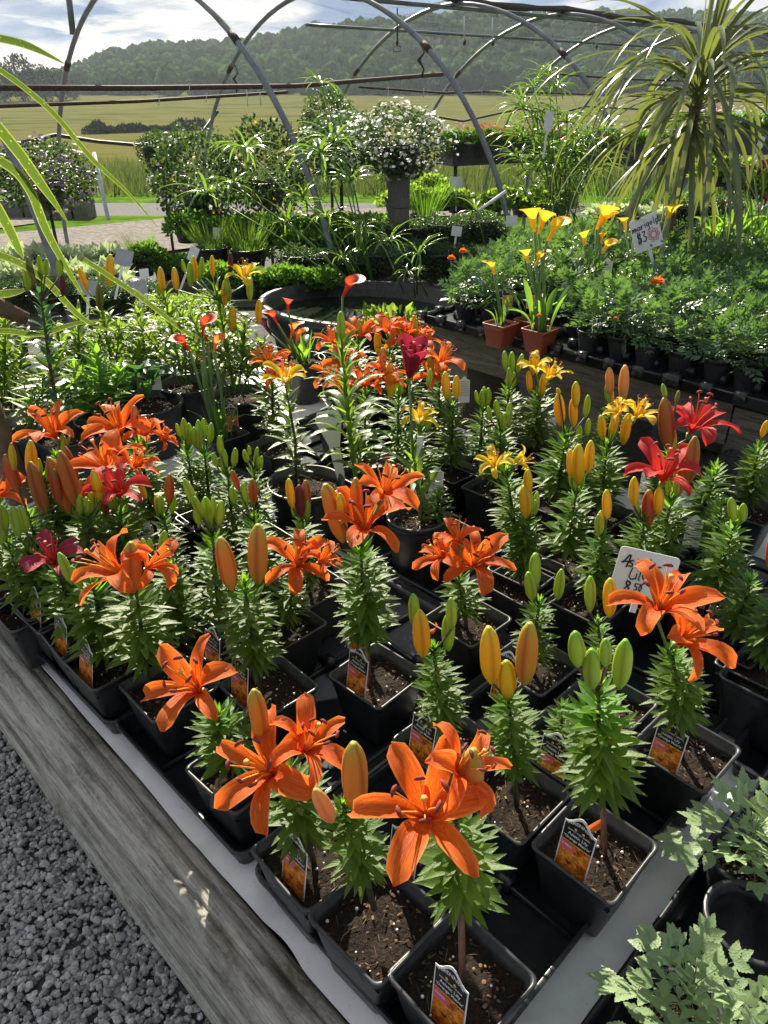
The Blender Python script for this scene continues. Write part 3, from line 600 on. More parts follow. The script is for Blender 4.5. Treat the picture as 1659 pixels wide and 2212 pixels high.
# ---------------- hoop house
HA = R(40.56); HU = Vector((-sin(HA), cos(HA), 0)); HV = Vector((cos(HA), sin(HA), 0))
def hoop_pt(k, t, W=5.152, Hh=2.342, w0=3.93, ex=1.875, dr=0):
    ct, st = cos(t), sin(t); w_ = w0+W/2*(1-math.copysign(abs(ct)**(2/ex), ct)); z = Hh*abs(st)**(2/ex)
    return HU*w_+HV*(1.279+k*1.74)+Vector((0, 0, z+dr))
hl = ['grey hoop of the tunnel nearest the camera, its leg at the left edge', 'second tunnel hoop, arching down past the umbrella grass', 'third tunnel hoop, its leg left of the brown-red calla pots', 'fourth tunnel hoop, leg behind the marigold sign', 'fifth tunnel hoop behind the spiky palm-like plant', 'sixth tunnel hoop behind the spiky plant, further back', 'seventh tunnel hoop near the far right', 'eighth tunnel hoop at the far right end', 'ninth tunnel hoop, the last one visible']
for k in range(9):
    t = thing('tunnel_hoop', hl[k], 'hoop', hoop_pt(k, 0), 0, 'hoops of the growing tunnel'); o0 = t.location; b = MB()
    b.tube([hoop_pt(k, pi*i/48)-o0 for i in range(49)], .0215, 8); O('pipe', b.mesh('pipe', M['pipe']), t)
    for s in (.30, .72): c = hoop_pt(k, pi*s)-o0; b = MB(); b.tube([hoop_pt(k, pi*(s-.006))-o0, hoop_pt(k, pi*(s+.006))-o0], .027, 8); O('clamp', b.mesh('clamp', M['rust']), t)
def rod(name, label, pts, r, mat, cat, group=None, seg=7):
    o = Vector(pts[0]); b = MB(); b.tube([Vector(p)-o for p in pts], r, seg); q = O(name, b.mesh(name, M[mat]), None, o); return tag(q, label, cat, group)
TOP = pi/2
rod('ridge_pipe', 'dark ridge pipe running along the top of the tunnel', [hoop_pt(k, TOP, dr=-.03) for k in np.linspace(.0, 9, 30)], .021, 'pipe', 'pipe')
rod('rolled_net', 'roll of dark shade netting tied along the tunnel ridge', [hoop_pt(k, TOP*.985, dr=.035+.012*sin(k*5)) for k in np.linspace(.6, 9, 60)], [.034+.009*sin(i*1.9) for i in range(60)], 'cable', 'netting')
rod('purlin_pipe', 'grey side pipe along the far shoulder of the hoops', [hoop_pt(k, pi*.62, dr=-.01) for k in np.linspace(2.3, 9, 30)], .016, 'pipe', 'pipe')
def hp(x, y, w_):        # point on the pixel's ray in the vertical plane at distance w_ along HU
    r = ray(x, y); k = w_/(r.x*HU.x+r.y*HU.y); return Vector((r.x*k, r.y*k, CAMZ+r.z*k))
rod('hanging_rod', 'thick rusty rod across the tunnel, above the other one', [hp(-60, 190, 6.4), hp(300, 190.5, 6.4), hp(640, 186, 6.4), hp(958, 160, 6.4)], .020, 'rust', 'rod', 'rusty rods across the tunnel')
rod('hanging_rod', 'thinner rusty rod slung just below the thick one, ending left of the umbrella grass', [hp(-60, 232, 5.9), hp(300, 219, 5.9), hp(620, 199, 5.9)], .012, 'rust', 'rod', 'rusty rods across the tunnel')
rod('hanging_rod', 'long thin rod with hooks crossing behind the umbrella grass to the right', [hp(775, 188, 7.4), hp(960, 201, 7.4), hp(1100, 197, 7.4), hp(1400, 209, 7.4), hp(1659, 222, 7.4)], .012, 'rust', 'rod', 'rusty rods across the tunnel')
rod('hanging_rod', 'rod at shoulder height behind the spiky plant', [hp(1190, 160, 8.2), hp(1380, 172, 8.2), hp(1659, 180, 8.2)], .015, 'rust', 'rod', 'rusty rods across the tunnel')
rod('side_cable', 'sagging dark hose tied along the far feet of the hoops at left', [hp(30, 312, 8.9), hp(120, 292, 8.9), hp(210, 306, 8.9), hp(300, 314, 8.9), hp(430, 296, 8.9), hp(470, 240, 8.9)], .02, 'cable', 'hose', 'dark hoses along the tunnel side')
rod('side_cable', 'sagging dark hose tied along the far feet of the hoops at right', [hp(930, 250, 9), hp(1000, 262, 9), hp(1125, 235, 9), hp(1200, 248, 9), hp(1264, 230, 9), hp(1420, 238, 9)], .016, 'cable', 'hose', 'dark hoses along the tunnel side')
rod('brace_pipe', 'pale brace pipe joined to the far side of a hoop at top left', [hp(146, -30, 8.5), hp(158, 75, 8.5)], .03, 'pipe', 'pipe')
rod('white_pole', 'thin leaning white pole standing between the left baskets', [PV(203, 330, 8.2), PV(234, 475, 7.9)], .02, 'white_pipe', 'pole')
for i, (x, y, l) in enumerate(((340, 215, 12), (528, 203, 28), (556, 202, 26), (406, 187, 10), (566, 184, 10), (442, 210, 10), (835, 197, 14), (912, 198, 14), (1038, 196, 10))):
    w_ = 5.88 if i not in (3, 4, 6, 7, 8) else (6.36 if i < 5 else 7.38); p = hp(x, y-5, w_); q = hp(x+(7 if l > 20 else 3), y+l, w_)
    rod('wire_hook', 'white S-shaped wire hook hanging on a rusty rod', [p, p+Vector((.02, 0, .012)), q, q+Vector((-.01, 0, .004))], .004, 'white_pipe', 'hook', 'wire hooks on the rods', 5)
for i, (x, y0, y1) in enumerate(((858, 25, 98), (1003, 42, 98), (1064, 45, 100), (1288, 45, 105))):
    t = thing('misting_nozzle', ['drop pipe with a stirrup-shaped nozzle below the ridge', 'white-necked misting nozzle hanging left of its twin', 'white-necked misting nozzle hanging right of its twin', 'misting nozzle hanging behind the spiky plant'][i], 'nozzle', hp(x, y0, 6.6), 0, 'misting nozzles below the ridge'); o0 = t.location
    b = MB(); b.tube([(0, 0, .03), hp(x, y1-8, 6.6)-o0], .007, 5); O('drop_pipe', b.mesh('drop_pipe', M['white_pipe' if i else 'cable']), t)
    e = hp(x, y1, 6.6)-o0; b = MB(); b.tube([e+Vector((0, 0, .05)), e+Vector((0, 0, .02)), e], [.012, .016, .010], 6)
    if i == 0:
        for s in (-1, 1): b.tube([e, e+Vector((s*.035, 0, -.01)), e+Vector((s*.04, 0, -.05)), e+Vector((0, 0, -.055))], .005, 5)
    O('nozzle_head', b.mesh('nozzle_head', M['cable']), t)
for i, (x, y0, y1) in enumerate(((507, 140, 200), (908, 90, 168))):
    w_ = 8.7 if i == 0 else 5.3; p = hp(x, y0, w_); q = hp(x+3, y1, w_); rod('knotted_rope', ['knotted dark rope hanging from the far side of the second hoop', 'knotted dark rope hanging from the third hoop'][i], [p, p.lerp(q, .3)+Vector((.03, 0, 0)), p.lerp(q, .5)-Vector((.02, 0, 0)), p.lerp(q, .75)+Vector((.02, 0, 0)), q], [.012, .006, .018, .007, .012], 'cable', 'rope', 'ropes on the hoops')
# shade net over the far half of the hoops
def netmat():
    m, t, o = newmat('shade_net'); g = t.nodes.new('ShaderNodeUVMap'); mp = t.nodes.new('ShaderNodeMapping'); mp.inputs['Scale'].default_value = (7, 5, 1); t.links.new(g.outputs[0], mp.inputs[0])
    n = _noise(t, 1.6, 7, .7, mp.outputs[0], 1.5); s = t.nodes.new('ShaderNodeSeparateXYZ'); t.links.new(g.outputs[0], s.inputs[0])
    a = _ramp(t, n, [(.40, (.10,)*3), (.52, (.22,)*3), (.60, (.55,)*3), (.66, (.2,)*3)]); a = _mix(t, 1, a, _ramp(t, s.outputs[0], [(.12, (.30,)*3), (.36, (1,)*3)]), 'MULTIPLY'); a = _mix(t, 1, a, _ramp(t, s.outputs[1], [(0, (1,)*3), (.3, (.75,)*3), (.55, (.3,)*3), (1, (.08,)*3)]), 'MULTIPLY')
    b = t.nodes.new('ShaderNodeBsdfDiffuse'); b.inputs[0].default_value = (.012, .012, .015, 1); tr = t.nodes.new('ShaderNodeBsdfTransparent'); x = t.nodes.new('ShaderNodeMixShader')
    t.links.new(a, x.inputs[0]); t.links.new(tr.outputs[0], x.inputs[1]); t.links.new(b.outputs[0], x.inputs[2]); t.links.new(x.outputs[0], o.inputs[0]); return m
M['net'] = netmat(); b = MB(); nk, ntt = 120, 16; vs = []; uv = []
for i in range(nk+1):
    for j in range(ntt+1):
        k = .3+9*i/nk; tt = TOP*.98+(pi*.36)*j/ntt; p = hoop_pt(k, tt, dr=.03); sag = abs(sin(k*pi))*.10*(1-j/ntt*.5); p = p-Vector((0, 0, sag))+HU*(.05*sin(k*7+j*.8)); p.z -= .05*mn.noise(Vector((k*3, j*.4, 0))); vs.append(p); uv.append((i/nk, j/ntt))
b.add(vs, [(i*(ntt+1)+j, (i+1)*(ntt+1)+j, (i+1)*(ntt+1)+j+1, i*(ntt+1)+j+1) for i in range(nk) for j in range(ntt)], 0, uv)
tag(O('shade_net', b.mesh('shade_net', M['net'])), 'torn see-through grey shade netting sagging from the ridge over the far side', 'shade net')
# concrete logs at the back of the drive
t = thing('stone_border', 'low rough stone border beside the drive at left', 'border', PZ(90, 470, 0))
for i, (x0, x1) in enumerate(((-120, -55), (-53, 8), (10, 62), (64, 118), (120, 166), (168, 203))):
    a, c = PZ(x0, 470, .0), PZ(x1, 470, .0); m_ = (a+c)/2; b = MB(); L = (c-a).length/2-.01; pr = [(-.16, 0), (-.15, .17), (-.08, .24), (.08, .24), (.15, .17), (.16, 0)]
    b.rings([[(x, y*random.uniform(.95, 1.05), z*random.uniform(.93, 1.05)) for y, z in pr] for x in np.linspace(-L, L, 5)], 0, True, True); O('stone', b.mesh('stone', M['block'], False), t, m_-t.location)
# ---------------- timber bench with the white top
def woodmat(name, c1, c2, c3):
    m, t, o = newmat(name); v = _vec(t, 'Object', (3, 30, 30)); n = _noise(t, 2.2, 9, .68, v, .6); v2 = _vec(t, 'Object', (5, 85, 85)); n2 = _noise(t, 1.5, 8, .75, v2, .3)
    c = _ramp(t, n, [(.30, c1), (.46, c2), (.60, c3), (.75, c2)])
    k = _ramp(t, n2, [(.41, (.15,)*3), (.445, (.85,)*3), (.6, (1,)*3)]); c = _mix(t, .6, c, k, 'MULTIPLY')
    p = _noise(t, 5, 6, .65, _vec(t, 'Object', (1, 2.2, 2.2))); c = _mix(t, _ramp(t, p, [(.5, (0,)*3), (.66, (.75,)*3)]), c, (.10, .095, .06))
    li = _noise(t, 90, 5, .7, _vec(t, 'Object', (1, 1, 1))); c = _mix(t, _ramp(t, li, [(.5, (0,)*3), (.66, (.4,)*3)]), c, c3)
    vo = t.nodes.new('ShaderNodeTexVoronoi'); vo.inputs['Scale'].default_value = 1; t.links.new(_vec(t, 'Object', (2.4, 9, 9)), vo.inputs['Vector'])
    kn = _ramp(t, vo.outputs['Distance'], [(.09, (1,)*3), (.17, (0,)*3)]); c = _mix(t, _mix(t, 1, kn, (.8,)*3, 'MULTIPLY'), c, (.055, .038, .025))
    s = t.nodes.new('ShaderNodeMath'); s.operation = 'MULTIPLY'; t.links.new(n, s.inputs[0]); t.links.new(n2, s.inputs[1]); _bsdf(t, o, c, .88, s.outputs[0], 1, .012, spec=.2); return m
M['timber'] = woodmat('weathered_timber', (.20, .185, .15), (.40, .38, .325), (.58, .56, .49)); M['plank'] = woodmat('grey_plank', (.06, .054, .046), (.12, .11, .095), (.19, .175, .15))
def timber(name, L, w_, h, seed, mat, grooves=2, parent=None, P=None, rz=0):
    b = MB(); n = 200; k = 180; rg = []; qq = np.linspace(0, 2*pi, 4000); ex = 2.5
    yy = np.sign(np.cos(qq))*np.abs(np.cos(qq))**(2/ex)*w_/2; zz = np.sign(np.sin(qq))*np.abs(np.sin(qq))**(2/ex)*h/2
    ln = np.concatenate([[0], np.cumsum(np.hypot(np.diff(yy), np.diff(zz)))]); tt = np.linspace(0, ln[-1], k, endpoint=False); PR = list(zip(np.interp(tt, ln, yy), np.interp(tt, ln, zz)))
    for i in range(n+1):
        x = L*i/n; r = []
        for j in range(k):
            y, z = PR[j]; c, s = y/(w_/2), z/(h/2); c = -1 if y < -w_*.38 else c; g = 0
            a_ = max(0, min(1, (-y-w_*.25)/(w_*.15))); wv = .012*mn.noise(Vector((x*1.1, 3, seed)))+.004*mn.noise(Vector((x*4, 8, seed)))
            g += a_*.026*(1-abs(sin(pi*(z-.012-wv)/(h*.40)))**.55)
            if s > .5: g += .020*(1-abs(sin(pi*(y+.012-wv)/(w_*.36)))**.55)*(.7+.6*mn.noise(Vector((x*1.5, 5, seed))))
            d = .0045*mn.noise(Vector((x*4, c*1.5+seed, s*1.5)))+.010*mn.noise(Vector((x*.9, c*.8+seed, s*.8))); f = 1-(g-d)/max(.02, math.hypot(y, z)); r.append((x, -y*f, z*f))
        rg.append(r[::-1])
    b.rings(rg, 0, True, True); return O(name, b.mesh(name, M[mat]), parent, P, (0, 0, rz))
bench = thing('timber_bench', 'low bench of stacked grey weathered timbers with a white sheet top, in front', 'bench', UV(1.4, 1.3, 0))
B0 = bench.location.copy(); uang = math.atan2(U.y, U.x)
timber('timber', 4.9, .115, .165, 1, 'timber', 2, bench, UV(-1.1, .333, .085)-B0, uang); timber('timber', 4.9, .115, .176, 2, 'timber', 2, bench, UV(-1.1, .330, .260)-B0, uang)
for i, (u0, v0) in enumerate(((-.8, 2.3), (1.2, 2.0), (3.4, 2.0), (1.2, 1.2), (3.4, .9))): O('leg_block', MB().box((0, 0, .165), (.09, .09, .165)).mesh('leg_block', M['block'], False), bench, UV(u0, v0)-B0, (0, 0, uang))
def sheetmat():
    m, t, o = newmat('white_sheet'); v = _vec(t, 'Object'); n = _noise(t, 5, 8, .65, v, .4); n2 = _noise(t, 70, 5, .7, v)
    c = _ramp(t, n, [(.3, (.58, .58, .57)), (.5, (.80, .80, .79)), (.7, (.72, .725, .72))]); c = _mix(t, _ramp(t, n2, [(.64, (0,)*3), (.74, (.55,)*3)]), c, (.16, .13, .10)); _bsdf(t, o, c, .5, n2, .1, .001); return m
M['sheet'] = sheetmat(); b = MB(); us = np.linspace(-1.1, 3.0, 260)
fr = [.372+.005*mn.noise(Vector((u*5, 0, 0)))+(.012*max(0, mn.noise(Vector((u*9, 4, 0)))) if u < .9 else 0) for u in us]
b.add([UV(u, f, .3515)-B0 for u, f in zip(us, fr)]+[UV(u, f, .3475)-B0 for u, f in zip(us, fr)]+[UV(u, 2.36 if u < .9 else 2.2, .3515)-B0 for u in us], [(i, i+1, i+521, i+520) for i in range(259)]+[(i+1, i, i+260, i+261) for i in range(259)]); O('tabletop', b.mesh('tabletop', M['sheet'], False), bench)
# ---------------- trays
def traymesh(lu, lv, nu, nv, h=.052):
    b = MB(); def_ = lambda a, c, r, z: [(x*1, y*1, z) for x, y, _ in [(math.copysign(max(0, a-r), p[0])+p[0]*r, math.copysign(max(0, c-r), p[1])+p[1]*r, 0) for p in [(cos(q), sin(q)) for q in [R(a0+90*i/4) for a0 in (0, 90, 180, 270) for i in range(5)]]]]
    A, C = lu/2, lv/2
    rg = [def_(A-.012, C-.012, .02, 0), def_(A-.008, C-.008, .024, h*.55), def_(A-.003, C-.003, .026, h*.62), def_(A-.002, C-.002, .026, h-.006), def_(A+.004, C+.004, .03, h-.005), def_(A+.005, C+.005, .03, h), def_(A-.003, C-.003, .026, h+.001), def_(A-.006, C-.006, .024, h*.6), def_(A-.014, C-.014, .02, .0035)]
    b.rings(rg, 0, True, True)
    for i in range(1, nu): b.box((-A+lu*i/nu, 0, .009), (.004, C-.014, .007))
    for j in range(1, nv): b.box((0, -C+lv*j/nv, .009), (A-.014, .004, .0068))
    for i in range(1, nu):
        for j in range(1, nv): b.box((-A+lu*i/nu, -C+lv*j/nv, .018), (.016, .012, .016))
    return b.mesh('nursery_tray', M['tray'])
TR = traymesh(.452, .775, 3, 5); ntray = 0
def tray(u, v, label, ru=0.0, me=None, z=.3535, grp='black nursery trays on the white table', nm='nursery_tray'):
    o = O(nm, me or TR, None, UV(u, v, z), (0, 0, uang+ru)); return tag(o, label, 'tray', grp)
tray(.498, .785, 'black nursery tray nearest the camera, with empty cells at its right end')
tray(.982, .780, 'black tray second along the timber edge, under the leaning orange lily')
tray(1.437, .760, 'black tray third along the timber edge, under the three pots with slanting tags', .02)
tray(1.90, .745, 'black tray at the far left edge on the timber', .02)
tray(.535, 1.60, 'black tray in the second row at right, behind the asiatic price sign'); tray(1.01, 1.595, 'black tray in the second row under the yellow-budded lilies')
tray(1.49, 1.60, 'black tray in the second row under the middle of the table'); tray(.04, 1.60, 'black tray at the right edge holding the wide grey-sided pot')
tray(2.0, 1.66, 'black tray under the cluster of orange lilies', .02)
# ---------------- lilies: foreground
W_ = 'white_pipe'
lily('nearest potted lily, huge orange bloom above a bare maroon stem', (985, 1755), 118, [('f', 922, 1762, 166, 'o', -.1, .62, .75, .35), ('f', 985, 1668, 120, 'o', .35, .6, .5, .2), ('b', 1012, 1750, 1022, 1632, 'o', 1.15)], base=(.33, .474), bot=.52, stembase=(1000, 2112), stem='stem_red', dens=.95, young=.12)
lily('short lily with a peach bud and a tall orange bud, second pot from bottom', (742, 1738), 82, [('b', 718, 1775, 684, 1712, 'p', 1.1), ('b', 768, 1752, 764, 1620, 'o')], base=(.475, .453), bot=.3, stembase=(808, 1945), dens=1.25)
lily('lily in the third pot from the bottom, two orange blooms with dark anthers', (622, 1668), 92, [('f', 592, 1668, 142, 'o', -.25, .55, .8, .1), ('f', 655, 1625, 112, 'o', .35, .75, .35, .6), ('b', 565, 1590, 550, 1500, 'o', 1.1)], base=(.62, .454), bot=.34, dens=1.2)
lily('lily with lone orange star bloom leaning over the timber edge', (470, 1545), 95, [('f', 432, 1492, 122, 'o', -.15, .6, .75, .5)], base=(.841, .472), bot=.3, dens=1.3)
lily('lily under a large orange bloom crossed by an upright orange bud, fifth along the timber', (292, 1265), 92, [('f', 268, 1242, 108, 'o', -.55, .65, .45, .2), ('b', 284, 1285, 283, 1182, 'o', 1.2), ('f', 318, 1228, 78, 'o', .7, .6, .2, .1)], base=(1.12, .486), stembase=(322, 1478), bot=.25, dens=1.0)
lily('leafy lily with two leaning green buds, in the nearest pot with a slanting tag', (200, 1262), 88, [('b', 158, 1262, 130, 1200, 'g', 1.1), ('b', 176, 1272, 155, 1228, 'g', 1.1)], base=(1.286, .439), bot=.2)
lily('lily with dark red bloom in the middle pot with a slanting tag', (122, 1228), 78, [('f', 122, 1222, 80, 'c', -.05, .75, .5, .3)], base=(1.407, .439), bot=.2)
lily('green-budded lily in the farthest pot with a slanting tag', (66, 1190), 72, [('b', 58, 1150, 44, 1098, 'g', 1.2), ('b', 42, 1160, 28, 1100, 'g', 1.2), ('b', 12, 1170, 2, 1120, 'g')], base=(1.543, .435), bot=.2)
lily('leafy lily between two tall orange buds, centre left', (528, 1262), 80, [('b', 502, 1276, 478, 1172, 'o', 1.15), ('b', 557, 1262, 557, 1145, 'o', 1.15)], base=(.978, .631), bot=.32, stembase=(568, 1510), dens=1.15)
lily('lily with one star-shaped orange bloom left of the tall centre stem', (637, 1252), 58, [('f', 642, 1222, 86, 'o', .05, .55, .8, .5), ('f', 690, 1215, 60, 'o', .6, .5, .3, .2)], base=(1.121, .777), bot=.3)
lily('tallest leafy orange lily in the centre, blooms and upright buds on a long stem', (778, 1172), 82, [('f', 790, 1150, 108, 'o', .02, .85, .5, .15), ('f', 825, 1075, 92, 'o', .25, .75, .35, .6), ('b', 742, 1170, 706, 1058, 'o', 1.1), ('b', 772, 1110, 768, 1040, 'o', 1.2), ('b', 740, 1130, 735, 1072, 'y', 1.1)], base=(.847, .813), bot=.34, stembase=(797, 1478), dens=1.1, stem='stem_red')
lily('orange lily with its blooms bunched on a short leafy stem, right of centre', (990, 1248), 60, [('f', 1022, 1222, 90, 'o', .1, .6, .7, .4), ('f', 958, 1205, 66, 'o', -.4, .5, .6, .2), ('f', 992, 1172, 60, 'o', -.1, .9, .1, .9)], base=(.836, 1.091), bot=.3)
lily('short lily with three upright buds and a wilting orange petal behind it', (935, 1398), 66, [('b', 897, 1355, 893, 1290, 'g', 1.1), ('b', 914, 1418, 907, 1328, 'y', 1.1), ('b', 968, 1405, 970, 1332, 'g', 1.1), ('b', 976, 1360, 974, 1298, 'g', 1.1)], base=(.625, .778), bot=.25, dens=1.2)
lily('lily with three orange-green buds in the pot right of the nearest bloom', (1096, 1492), 78, [('b', 1062, 1475, 1056, 1366, 'y', 1.15), ('b', 1098, 1512, 1094, 1436, 'y', 1.2), ('b', 1132, 1478, 1144, 1358, 'o', 1.15)], base=(.469, .769), bot=.28, stembase=(1118, 1720), dens=1.15)
lily('tall lily crowded with green buds in the pot with the clearest tag', (1292, 1485), 108, [('b', 1248, 1440, 1243, 1372, 'g', 1.25), ('b', 1262, 1440, 1256, 1392, 'g', 1.3), ('b', 1279, 1486, 1278, 1410, 'g', 1.3), ('b', 1308, 1440, 1308, 1386, 'g', 1.2), ('b', 1292, 1438, 1292, 1404, 'g', 1.1), ('b', 1338, 1485, 1350, 1392, 'g', 1.15)], base=(.313, .782), bot=.40, stembase=(1310, 1838), stem='stem_red', dens=1.15, young=.35)
lily('right-hand lily with two wide orange blooms in front of the price sign', (1452, 1408), 80, [('f', 1425, 1322, 125, 'o', -.1, .85, .5, .25), ('f', 1466, 1388, 110, 'o', .25, .7, .65, .8)], base=(.306, 1.079), bot=.32, stembase=(1478, 1622), dens=1.2)
lily('small lily with three green buds in the middle of the table', (1166, 1300), 58, [('b', 1155, 1272, 1156, 1202, 'g', 1.2), ('b', 1150, 1296, 1142, 1242, 'g', 1.2), ('b', 1204, 1295, 1212, 1236, 'g', 1.1)], base=(.64, 1.075), bot=.15)
lily('small lily with two upright buds left of the price sign', (1290, 1340), 52, [('b', 1274, 1322, 1275, 1252, 'g', 1.1), ('b', 1316, 1332, 1318, 1258, 'y', 1.1)], base=(.47, 1.08), bot=.15)
lily('low leafy lily half hidden behind the tall green-budded one', (1218, 1520), 46, [], base=(.47, .925), bot=.1)
# ---------------- lilies: left block
LL = [
 ('lily with three salmon-orange buds at the left edge, largest buds there', (184, 1112), 70, [('b', 150, 1110, 110, 1000, 'r', 1.0), ('b', 168, 1096, 132, 986, 'r', .95), ('b', 218, 1080, 202, 1022, 'y', 1.1)], .36),
 ('lily with two dull orange buds and a yellow one left of the bright red bloom', (200, 1104), 62, [('b', 192, 1118, 174, 1045, 'r', 1.1), ('b', 205, 1102, 196, 1055, 'y', 1.1), ('b', 228, 1112, 226, 1040, 'r', 1.1)], .33),
 ('red-flowered lily with a hanging spent petal at left', (258, 1105), 60, [('f', 258, 1072, 78, 'r', .05, .75, .55, .2), ('b', 316, 1078, 300, 1035, 'y', 1.1)], .34),
 ('orange lily bloom right behind the bright red one', (245, 1035), 60, [('f', 236, 1020, 92, 'o', -.2, .85, .4, .1), ('f', 285, 1012, 62, 'o', .6, .7, .2, .5)], .36),
 ('upper orange lily with curled petals, in front of the big round pots', (300, 960), 62, [('f', 262, 938, 88, 'o', -.2, .7, .6, .35), ('f', 312, 948, 58, 'o', .2, .8, .4, .1), ('f', 345, 950, 42, 'o', .7, .5, .4, .5), ('b', 292, 920, 290, 880, 'o', 1.4)], .38),
 ('lone orange star lily at left below the tall dark-leaved stem', (122, 985), 52, [('f', 120, 945, 82, 'o', -.02, .75, .6, .5), ('b', 140, 968, 150, 945, 'g', 1.2)], .36),
 ('lily with tall orange buds close to the left edge', (62, 1110), 60, [('b', 98, 1108, 68, 1008, 'r', 1.05), ('b', 42, 1066, 14, 990, 'r', 1.05), ('b', 130, 1092, 116, 1020, 'r', 1), ('b', 30, 1020, 24, 965, 'y', 1)], .36),
 ('lily with a small dull bud and a tall one, beside a white tag at left', (352, 1112), 45, [('b', 344, 1110, 338, 1072, 'y', 1.2), ('b', 365, 1090, 366, 1030, 'r', 1.1)], .33),
 ('lily with pale green buds right of the orange bloom and bud', (362, 1222), 66, [('b', 318, 1196, 308, 1165, 'g', 1.4), ('b', 350, 1200, 355, 1152, 'g', 1.15), ('b', 330, 1190, 322, 1165, 'g', 1.2)], .32),
 ('tall pale lily crowned by a tight cluster of yellow-green buds', (458, 1150), 62, [('b', 440, 1118, 418, 1076, 'g', 1.3), ('b', 452, 1140, 444, 1080, 'g', 1.2), ('b', 472, 1136, 478, 1086, 'g', 1.3), ('b', 462, 1118, 460, 1078, 'g', 1.2), ('b', 432, 1135, 422, 1104, 'g', 1.4), ('b', 425, 1095, 400, 1040, 'g', 1)], .40),
 ('leafy lily with three green buds, right of the tight bud cluster', (548, 1118), 62, [('b', 508, 1088, 500, 1056, 'g', 1.3), ('b', 530, 1098, 526, 1048, 'g', 1.1), ('b', 548, 1090, 545, 1040, 'r', 1.1), ('b', 516, 1060, 502, 1020, 'r', 1.1)], .36),
 ('green-budded lily at the upper left of the centre rows', (402, 965), 46, [('b', 390, 945, 382, 918, 'g', 1.3), ('b', 412, 958, 408, 918, 'g', 1.2), ('b', 400, 950, 396, 908, 'g', 1.1)], .35),
 ('green-budded lily beside its twin, nearer the calla pot', (440, 968), 46, [('b', 432, 958, 428, 912, 'g', 1.2), ('b', 452, 960, 456, 918, 'g', 1.2), ('b', 440, 950, 440, 908, 'g', 1.1)], .35),
 ('lily with three green buds left of the round pot of white-stemmed lily', (492, 1020), 50, [('b', 478, 985, 474, 945, 'g', 1.2), ('b', 470, 1010, 460, 982, 'g', 1.2), ('b', 505, 1008, 508, 972, 'g', 1.2)], .35),
 ('leafy lily with bright yellow-green buds by the round pot', (548, 1012), 48, [('b', 540, 985, 538, 965, 'g', 1.5), ('b', 552, 990, 556, 968, 'g', 1.5), ('b', 535, 1000, 528, 975, 'g', 1.4)], .35),
 ('lily with three maroon-striped buds in front of the round pot', (652, 1118), 52, [('b', 632, 1098, 624, 1040, 'y', 1.1), ('b', 650, 1118, 646, 1054, 'm', 1.15), ('b', 664, 1106, 660, 1044, 'r', 1.1)], .33),
 ('leafy lily without flowers low at the far left edge', (20, 1180), 60, [('b', 10, 1150, 4, 1096, 'g', 1.2)], .30),
 ('lily at the left edge with one curled orange petal showing', (-12, 1082), 55, [('f', -10, 1075, 75, 'o', .3, .6, .6, .1)], .36),
 ('leafy dark lily behind the tall orange buds at left', (150, 1040), 58, [], .33),
 ('lily with one tall orange bud standing before the dark round pots', (95, 1030), 55, [('b', 70, 1040, 66, 960, 'y', 1), ('b', 165, 1068, 142, 975, 'r', 1)], .34),
]
for lb, T, rad, hd, H in LL:
    if H: lily(lb, T, rad, hd, H=H, bot=.22, dens=.95)
